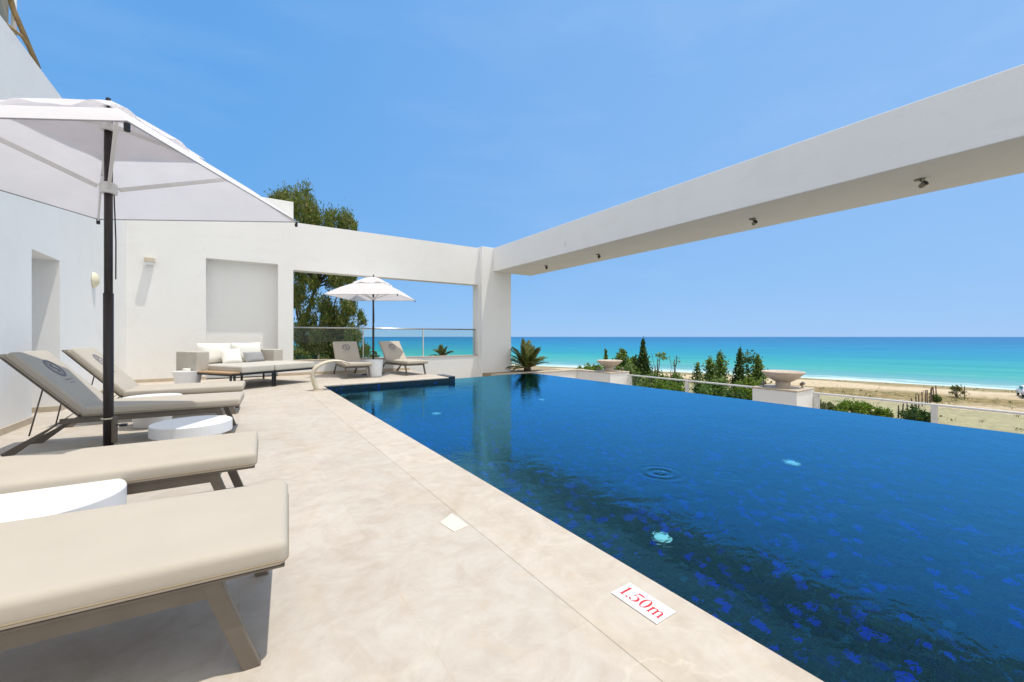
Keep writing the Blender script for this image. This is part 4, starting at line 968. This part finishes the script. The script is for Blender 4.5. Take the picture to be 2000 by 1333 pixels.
EC += [(RNG.uniform(575, 700), RNG.uniform(532, 640), RNG.uniform(7, 14)) for _ in range(20)] + [(RNG.uniform(575, 712), RNG.uniform(635, 700), RNG.uniform(10, 16)) for _ in range(12)]
for px, py, r in EC:
    for rep in range(5):
        c = at_depth(px+RNG.normal()*r*.42, py+RNG.normal()*r*.42, D+RNG.uniform(-1.6, 1.6))-O
        rr = r*ek*RNG.uniform(.4, .95); cs.append((tuple(c), (rr*.62, rr*.62, rr*1.25), max(.15, (rr/.5)**2)))
    cen.append(at_depth(px, py, D+RNG.uniform(-1, 1))-O)
leaves('crown', clumps(cs, 430), .042, M['euca'], eu, 1.6, 4.0)
b = MB(); hubs = [Vector((0, 0, 3.0)), Vector((-.9, .2, 5.6)), Vector((.7, -.1, 5.4)), Vector((-.3, .1, 8.0))]
b.tube([(0, 0, -.3), (.1, 0, 1.5), hubs[0]], [.30, .24, .2], 9)
b.tube([hubs[0], (hubs[0]+hubs[1])/2+Vector((.1, .1, .2)), hubs[1]], [.16, .13, .10], 8); b.tube([hubs[0], (hubs[0]+hubs[2])/2+Vector((-.1, 0, .2)), hubs[2]], [.15, .12, .09], 8); b.tube([hubs[1], (hubs[1]+hubs[3])/2, hubs[3]], [.10, .08, .06], 8)
for c in cen:
    hb = [h for h in hubs if h.z < c.z-.2] or [hubs[0]-Vector((0, 0, 1.2))]
    h0 = min(hb, key=lambda h: (h-c).length); m1 = h0.lerp(c, .5)+Vector((RNG.normal()*.15, RNG.normal()*.15, .1)); b.tube([h0, m1, c], [.05, .035, .012], 6)
b.build('trunk', M['bark'], eu, smooth=True)
for px, yt, w_, dd, mt_, lab in [(735, 682, 44, 19.0, 'dry', 'dull green bush behind the glass balustrade by the far parasol pole'), (590, 668, 60, 19.5, 'euca', 'dense olive bush behind the balustrade next to the sofa end of the wall'), (660, 672, 60, 19.8, 'euca', 'dense olive bush behind the left far lounger')]:
    shrub(px, yt, yt+60, w_, dd, 0, 'bush', lab, 'bush', 'bush', mt_, .08, 1.6, GB)
# ------------------------------------------------------------------ parked car at the far right
p = on_ground(2008, 775); ca = empty('parked_car', p, R(14), 'white off road car parked on the sand at the right edge', 'car')
cw = M['whiteplastic']; dk = M['black']
prof = [(-2.2, .45), (-2.2, .95), (-2.05, 1.05), (-1.75, 1.62), (-1.6, 1.70), (.3, 1.72), (.55, 1.66), (1.05, 1.10), (2.0, 1.0), (2.2, .85), (2.2, .45)]
b = MB(); n = len(prof); b.v = [(x, s*(.86 if z < 1.2 else .74), z) for s in (-1, 1) for x, z in prof]; b.f = [tuple(range(n)), tuple(range(n, 2*n))[::-1]]+[(i, i+n, (i+1) % n+n, (i+1) % n) for i in range(n)]
b.build('body', cw, ca, bevel=.05, seg=3)
cg = simple('dark car glass', (.02, .025, .03), .1, .6)
MB().add([(-2.06, -.68, 1.12), (-2.06, .68, 1.12), (-1.80, .66, 1.58), (-1.80, -.66, 1.58)], [(0, 3, 2, 1)]).build('rear_window', cg, ca, mtx=Matrix.Translation((-.03, 0, 0)))
MB().add([(1.06, -.68, 1.13), (1.06, .68, 1.13), (.60, .66, 1.62), (.60, -.66, 1.62)], [(0, 1, 2, 3)]).build('windscreen', cg, ca, mtx=Matrix.Translation((.03, 0, .02)))
for s in (-1, 1):
    for x0, x1 in ((-1.6, -.7), (-.62, .25)): MB().add([(x0, s*.85, 1.15), (x1, s*.85, 1.15), (x1, s*.775, 1.6), (x0+.08, s*.775, 1.6)], [(0, 1, 2, 3)]).build('side_window', cg, ca)
    MB().box(-2.23, -2.19, s*.72-.08, s*.72+.08, .72, 1.0).build('tail_light', M['red'], ca)
    for x in (-1.4, 1.4):
        wh = MB().lathe([(.34, -.11), (.36, -.08), (.36, .08), (.34, .11)], 24).build('wheel', dk, ca, mtx=Matrix.Translation((x, s*.78, .36)) @ Matrix.Rotation(R(90), 4, 'X'))
        MB().lathe([(.20, -.12), (.20, .12)], 16).build('rim', M['steel'], wh, mtx=Matrix.Translation((x, s*.78, .36)) @ Matrix.Rotation(R(90), 4, 'X'))
MB().box(-2.28, -2.2, -.8, .8, .45, .66).build('bumper', dk, ca, bevel=.02)
